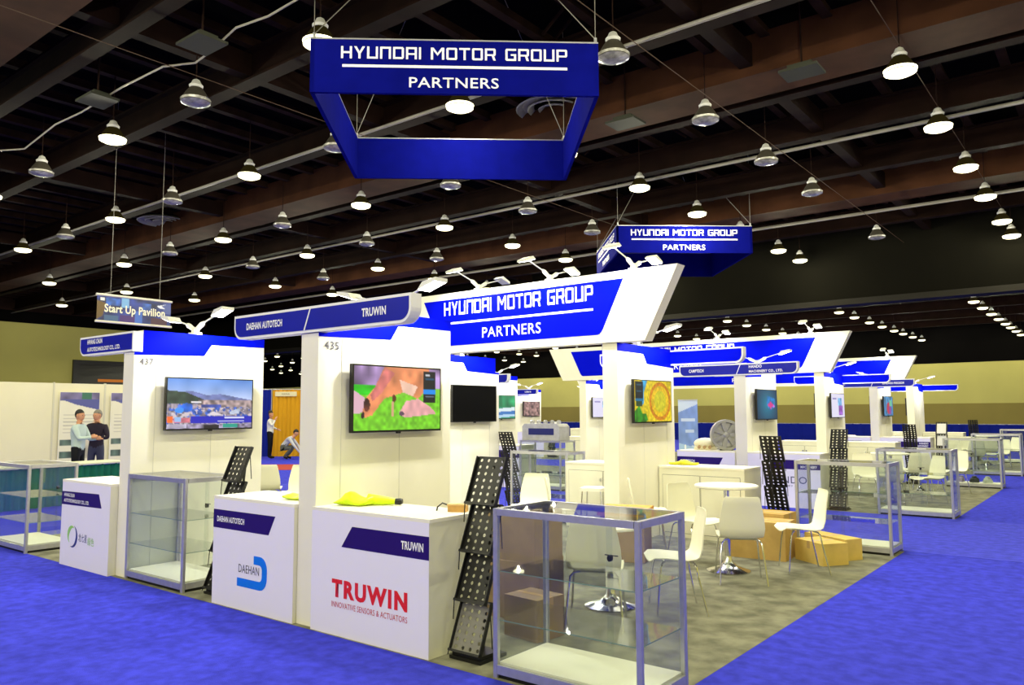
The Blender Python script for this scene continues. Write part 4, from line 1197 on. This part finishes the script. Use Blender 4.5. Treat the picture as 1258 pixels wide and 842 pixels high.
def drape(x0, y0, x1, y1, z1, m, name, label, cat, group=None, z0=0.0, pitch=.16):
    L = math.hypot(x1 - x0, y1 - y0)
    n = max(8, int(L / pitch) * 4)
    ux, uy = (x1 - x0) / L, (y1 - y0) / L
    t = thing(name, label, cat, (x0, y0, z0), math.atan2(uy, ux), group)
    v, f = [], []
    for i in range(n + 1):
        s = L * i / n
        a = .035 * math.sin(2 * PI * s / pitch) + .012 * math.sin(2 * PI * s / (pitch * 2.7))
        v += [(s, a * 1.25, 0), (s, a, z1 * .5), (s, a * .6, z1)]
    for i in range(n):
        for j in range(2):
            q = i * 3 + j
            f.append((q, q + 3, q + 4, q + 1))
    me_ = bpy.data.meshes.new('cloth')
    me_.from_pydata(v, [], f)
    for p in me_.polygons:
        p.use_smooth = True
    me_.materials.append(m)
    part('cloth', me_, t)
    part('rail', MB().tube([(0, 0, z1), (L, 0, z1)], .02, 8).mesh('rail', ALU), t)
    for i in range(max(2, int(L / 3) + 1)):
        s = min(L, i * L / max(1, int(L / 3)))
        part('upright', MB().tube([(s, .06, 0), (s, .06, z1 + .03)], .02, 8).mesh('upright', ALU), t)
    return t
NAVY = mat('navy_drape', (22, 36, 140), .85, spec=.1)
drape(-40, 43, 4, 43, 1.0, NAVY, 'low_drape', 'long low blue drape along the far side behind the islands', 'drape', pitch=.4)
drape(-30.6, 14.85, -26.33, 18.22, 2.6, NAVY, 'tall_drape', 'tall blue drape behind the standing man in a white shirt', 'drape')
GOLD = mat('gold_drape', (214, 158, 34), .8, spec=.1)
drape(-26.28, 18.26, -25.42, 18.94, 2.6, GOLD, 'tall_drape', 'tall gold drape behind the crouching man', 'drape')
drape(-25.38, 18.97, -22.2, 21.5, 2.6, NAVY, 'tall_drape', 'tall blue drape on the far side of the gold drape', 'drape')
t = thing('name_board', 'small cream name board at the top of the gold drape', 'sign', (-25.82, 18.54, 2.42), math.radians(38.2))
part('board', MB().box(-.42, .42, -.02, .0, -.09, .09).mesh('board', mat('cream_board', (222, 214, 170), .6)), t)
part('lettering', text_mesh('HANA', .3, .06, GREYLET, 0), t, (-.15, -.021, -.03))

GREEN = mat('green_table_skirt', (30, 104, 84), .8, spec=.1)
t = drape(-15.3, 4.9, -15.75, 7.6, .72, GREEN, 'skirted_table', 'long table with a pleated green skirt in front of the two men', 'table', pitch=.14)
part('table_top', MB().box(-.05, 2.8, -.06, .7, .72, .75).mesh('table_top', mat('table_cover_white', (222, 222, 196), .6)), t)

# ================================================================== PEOPLE
def person(label, loc, rz, J, cols, hair=(20, 18, 18), jacket=None):
    """one continuous skinned body; J gives joint positions (facing local -Y), cols = skin, top, trousers, shoes, sleeves"""
    names = ['pelvis', 'waist', 'chest', 'neck', 'headb', 'shL', 'elL', 'wrL', 'shR', 'elR', 'wrR', 'hipL', 'knL', 'anL', 'toL', 'hipR', 'knR', 'anR', 'toR']
    rad = dict(pelvis=.145, waist=.135, chest=.15, neck=.058, headb=.07, shL=.075, elL=.05, wrL=.03, shR=.075, elR=.05, wrR=.03, hipL=.095, knL=.062, anL=.042, toL=.038, hipR=.095, knR=.062, anR=.042, toR=.038)
    edges = [('pelvis', 'waist'), ('waist', 'chest'), ('chest', 'neck'), ('neck', 'headb'), ('chest', 'shL'), ('shL', 'elL'), ('elL', 'wrL'), ('chest', 'shR'), ('shR', 'elR'), ('elR', 'wrR'),
             ('pelvis', 'hipL'), ('hipL', 'knL'), ('knL', 'anL'), ('anL', 'toL'), ('pelvis', 'hipR'), ('hipR', 'knR'), ('knR', 'anR'), ('anR', 'toR')]
    me_ = bpy.data.meshes.new('body')
    me_.from_pydata([J[n] for n in names], [(names.index(a), names.index(b)) for a, b in edges], [])
    o = bpy.data.objects.new('body_source', me_)
    COL.objects.link(o)
    o.modifiers.new('skin', 'SKIN')
    for i, n in enumerate(names):
        sv = me_.skin_vertices[0].data[i]
        r = rad[n]
        sv.radius = (r, r * (.8 if n in ('pelvis', 'waist', 'chest') else 1))
        sv.use_root = (n == 'pelvis')
    o.modifiers.new('smooth', 'SUBSURF').levels = 2
    dg = bpy.context.evaluated_depsgraph_get()
    body = bpy.data.meshes.new_from_object(o.evaluated_get(dg))
    bpy.data.objects.remove(o)
    # head and hands joined into the same mesh
    ex = MB()
    hb = Vector(J['headb'])
    hd = Vector(J.get('headdir', (0, -1, 0))).normalized()
    up = Vector(J.get('headup', (0, 0, 1))).normalized()
    sd = hd.cross(up).normalized()
    Mh = Matrix((sd, -hd, up)).transposed().to_4x4()
    Mh.translation = hb + up * .1
    h = MB().ball((0, 0, 0), (.075, .095, .12), 16, 12)
    h.v = [(x * (1 - .25 * max(0, -z / .12)), y, z) for x, y, z in h.v]
    h.add([(-.014, -.09, -.02), (.014, -.09, -.02), (0, -.088, .03), (0, -.118, -.015)], [(0, 1, 3), (1, 2, 3), (2, 0, 3)])
    h.ball((.077, .005, 0), (.012, .025, .034), 8, 6).ball((-.077, .005, 0), (.012, .025, .034), 8, 6)
    h.tube([(0, 0, -.06), (0, .01, -.16)], .05, 10)
    ex.add(*((lambda q: (q.v, q.f))(h.xf(Mh))))
    for s, w_, e_ in (('L', 'wrL', 'elL'), ('R', 'wrR', 'elR')):
        w = Vector(J[w_]); d = (w - Vector(J[e_])).normalized()
        q = d.cross(Vector((0, 0, 1)))
        q = q.normalized() if q.length > .1 else Vector((0, 1, 0))
        n2 = q.cross(d)
        ex.tube([w - d * .03, w + d * .03, w + d * .09], [.026, .036, .034], 8)
        for k, ln in enumerate((.062, .075, .07, .055)):
            b_ = w + d * .085 + q * (-.027 + .018 * k)
            ex.tube([b_, b_ + d * ln * .55 + n2 * .006, b_ + d * ln * .9 - n2 * .016], [.0095, .009, .007], 6)
        b_ = w + d * .02 + q * -.03
        ex.tube([b_, b_ + d * .035 - q * .028, b_ + d * .065 - q * .032], [.012, .0105, .008], 6)
    n0 = len(body.vertices)
    bm = bmesh.new()
    bm.from_mesh(body)
    nb = len(bm.faces)
    vs = [bm.verts.new(p) for p in ex.v]
    for q in ex.f:
        try:
            bm.faces.new([vs[i] for i in q])
        except ValueError:
            pass
    P = {n: Vector(J[n]) for n in names}
    slot = {}
    for a, b in edges:
        if b in ('elL', 'elR', 'shL', 'shR', 'chest', 'waist'):
            slot[(a, b)] = 1
        elif b in ('wrL', 'wrR'):
            slot[(a, b)] = 4
        elif b in ('neck', 'headb'):
            slot[(a, b)] = 0
        elif b in ('toL', 'toR'):
            slot[(a, b)] = 3
        else:
            slot[(a, b)] = 2
    bm.faces.ensure_lookup_table()
    for i, fc in enumerate(bm.faces):
        fc.smooth = True
        if i >= nb:
            fc.material_index = 0
            continue
        c = fc.calc_center_median()
        best, bs = 9, 1
        for (a, b), s in slot.items():
            d = P[b] - P[a]
            u = max(0, min(1, (c - P[a]).dot(d) / max(d.length_squared, 1e-6)))
            dist = (c - P[a] - d * u).length
            if (a, b) == ('chest', 'neck') and u < .75:
                s = 1
            if dist < best:
                best, bs = dist, s
        fc.material_index = bs
    bmesh.ops.recalc_face_normals(bm, faces=bm.faces)
    for k, (nm, c) in enumerate(zip(('skin', 'top_cloth', 'trouser_cloth', 'shoe_leather', 'sleeve_cloth'), cols)):
        body.materials.append(mat('%s_%d_%d_%d' % ((nm,) + tuple(c)), c, .7, spec=.2))
    bm.to_mesh(body)
    bm.free()
    body.name = 'body'
    t = thing('person', label, 'person', loc, rz, me=body)
    hm = MB().ball((0, .012, .028), (.083, .1, .112), 16, 10)
    hm.v = [(x, y if z > .03 or y > 0 else max(y, -.02), max(z, -.05 if y > .03 else .045)) for x, y, z in hm.v]
    part('hair', hm.xf(Mh).mesh('hair', mat('hair_%d' % hair[0], hair, .6), True), t)
    fe = MB()
    for s in (1, -1):
        fe.ball((s * .03, -.085, .012), (.011, .008, .007), 8, 5)
    part('eyes', fe.xf(Mh).mesh('eyes', mat('eye_dark', (24, 18, 16), .3), True), t)
    part('mouth', MB().ball((0, -.084, -.06), (.022, .006, .006), 8, 5).xf(Mh).mesh('mouth', mat('lip', (150, 84, 74), .5), True), t)
    if jacket:
        pass
    return t
SKIN = (204, 150, 118)
def stand(**k):
    J = dict(pelvis=(0, 0, .93), waist=(0, 0, 1.1), chest=(0, .0, 1.32), neck=(0, .01, 1.48), headb=(0, -.01, 1.54), shL=(.17, 0, 1.4), elL=(.24, .02, 1.13), wrL=(.25, -.06, .9), shR=(-.17, 0, 1.4), elR=(-.24, .02, 1.13), wrR=(-.25, -.06, .9),
             hipL=(.09, 0, .88), knL=(.1, -.01, .48), anL=(.1, .02, .085), toL=(.11, -.14, .04), hipR=(-.09, 0, .88), knR=(-.1, -.01, .48), anR=(-.1, .02, .085), toR=(-.11, -.14, .04))
    J.update(k)
    return J
fr = math.radians(38.2)
# facing the camera's right = direction (cos38, sin38); local -Y must point there
face_right = fr + PI / 2
person('man in a pale blue shirt and black trousers standing behind the green skirted table', (-17.15, 7.25, 0), face_right,
       stand(elR=(-.2, -.12, 1.17), wrR=(-.13, -.36, 1.2), elL=(.24, -.1, 1.15), wrL=(.12, -.33, 1.16), headdir=(-.2, -1, -.05)), (SKIN, (186, 204, 204), (16, 18, 26), (20, 18, 18), (186, 204, 204)))
person('man in a dark jacket with folded arms facing the man in the pale blue shirt', (-17.85, 7.92, 0), fr + .15,
       stand(elL=(.25, -.06, 1.15), wrL=(.02, -.2, 1.17), elR=(-.26, -.04, 1.16), wrR=(-.02, -.22, 1.2), headdir=(-.5, -1, -.1)), (SKIN, (40, 32, 48), (60, 62, 84), (20, 18, 18), (40, 32, 48)), hair=(120, 116, 108))
person('man in a white shirt standing with one hand raised before the gold drape', (-25.0, 17.3, 0), face_right,
       stand(elR=(-.22, -.12, 1.2), wrR=(-.1, -.2, 1.43), elL=(.24, -.02, 1.14), wrL=(.2, -.2, 1.08), headdir=(-.3, -1, -.25)), (SKIN, (224, 224, 218), (12, 12, 18), (14, 12, 12), (224, 224, 218)))
person('man in a pale grey shirt crouching on the floor before the gold drape', (-24.2, 17.5, 0), face_right,
       dict(pelvis=(0, .22, .42), waist=(0, .1, .56), chest=(0, -.08, .72), neck=(0, -.2, .82), headb=(0, -.25, .86), shL=(.17, -.1, .76), elL=(.24, -.3, .5), wrL=(.14, -.46, .26), shR=(-.17, -.1, .76), elR=(-.24, -.3, .5), wrR=(-.12, -.48, .24),
            hipL=(.1, .2, .4), knL=(.16, -.2, .46), anL=(.14, .06, .085), toL=(.15, -.1, .04), hipR=(-.1, .2, .4), knR=(-.16, -.18, .4), anR=(-.14, .1, .085), toR=(-.15, -.06, .04), headdir=(0, -.9, -.45), headup=(0, -.4, .9)),
       (SKIN, (200, 202, 204), (90, 92, 84), (20, 18, 18), (200, 202, 204)))
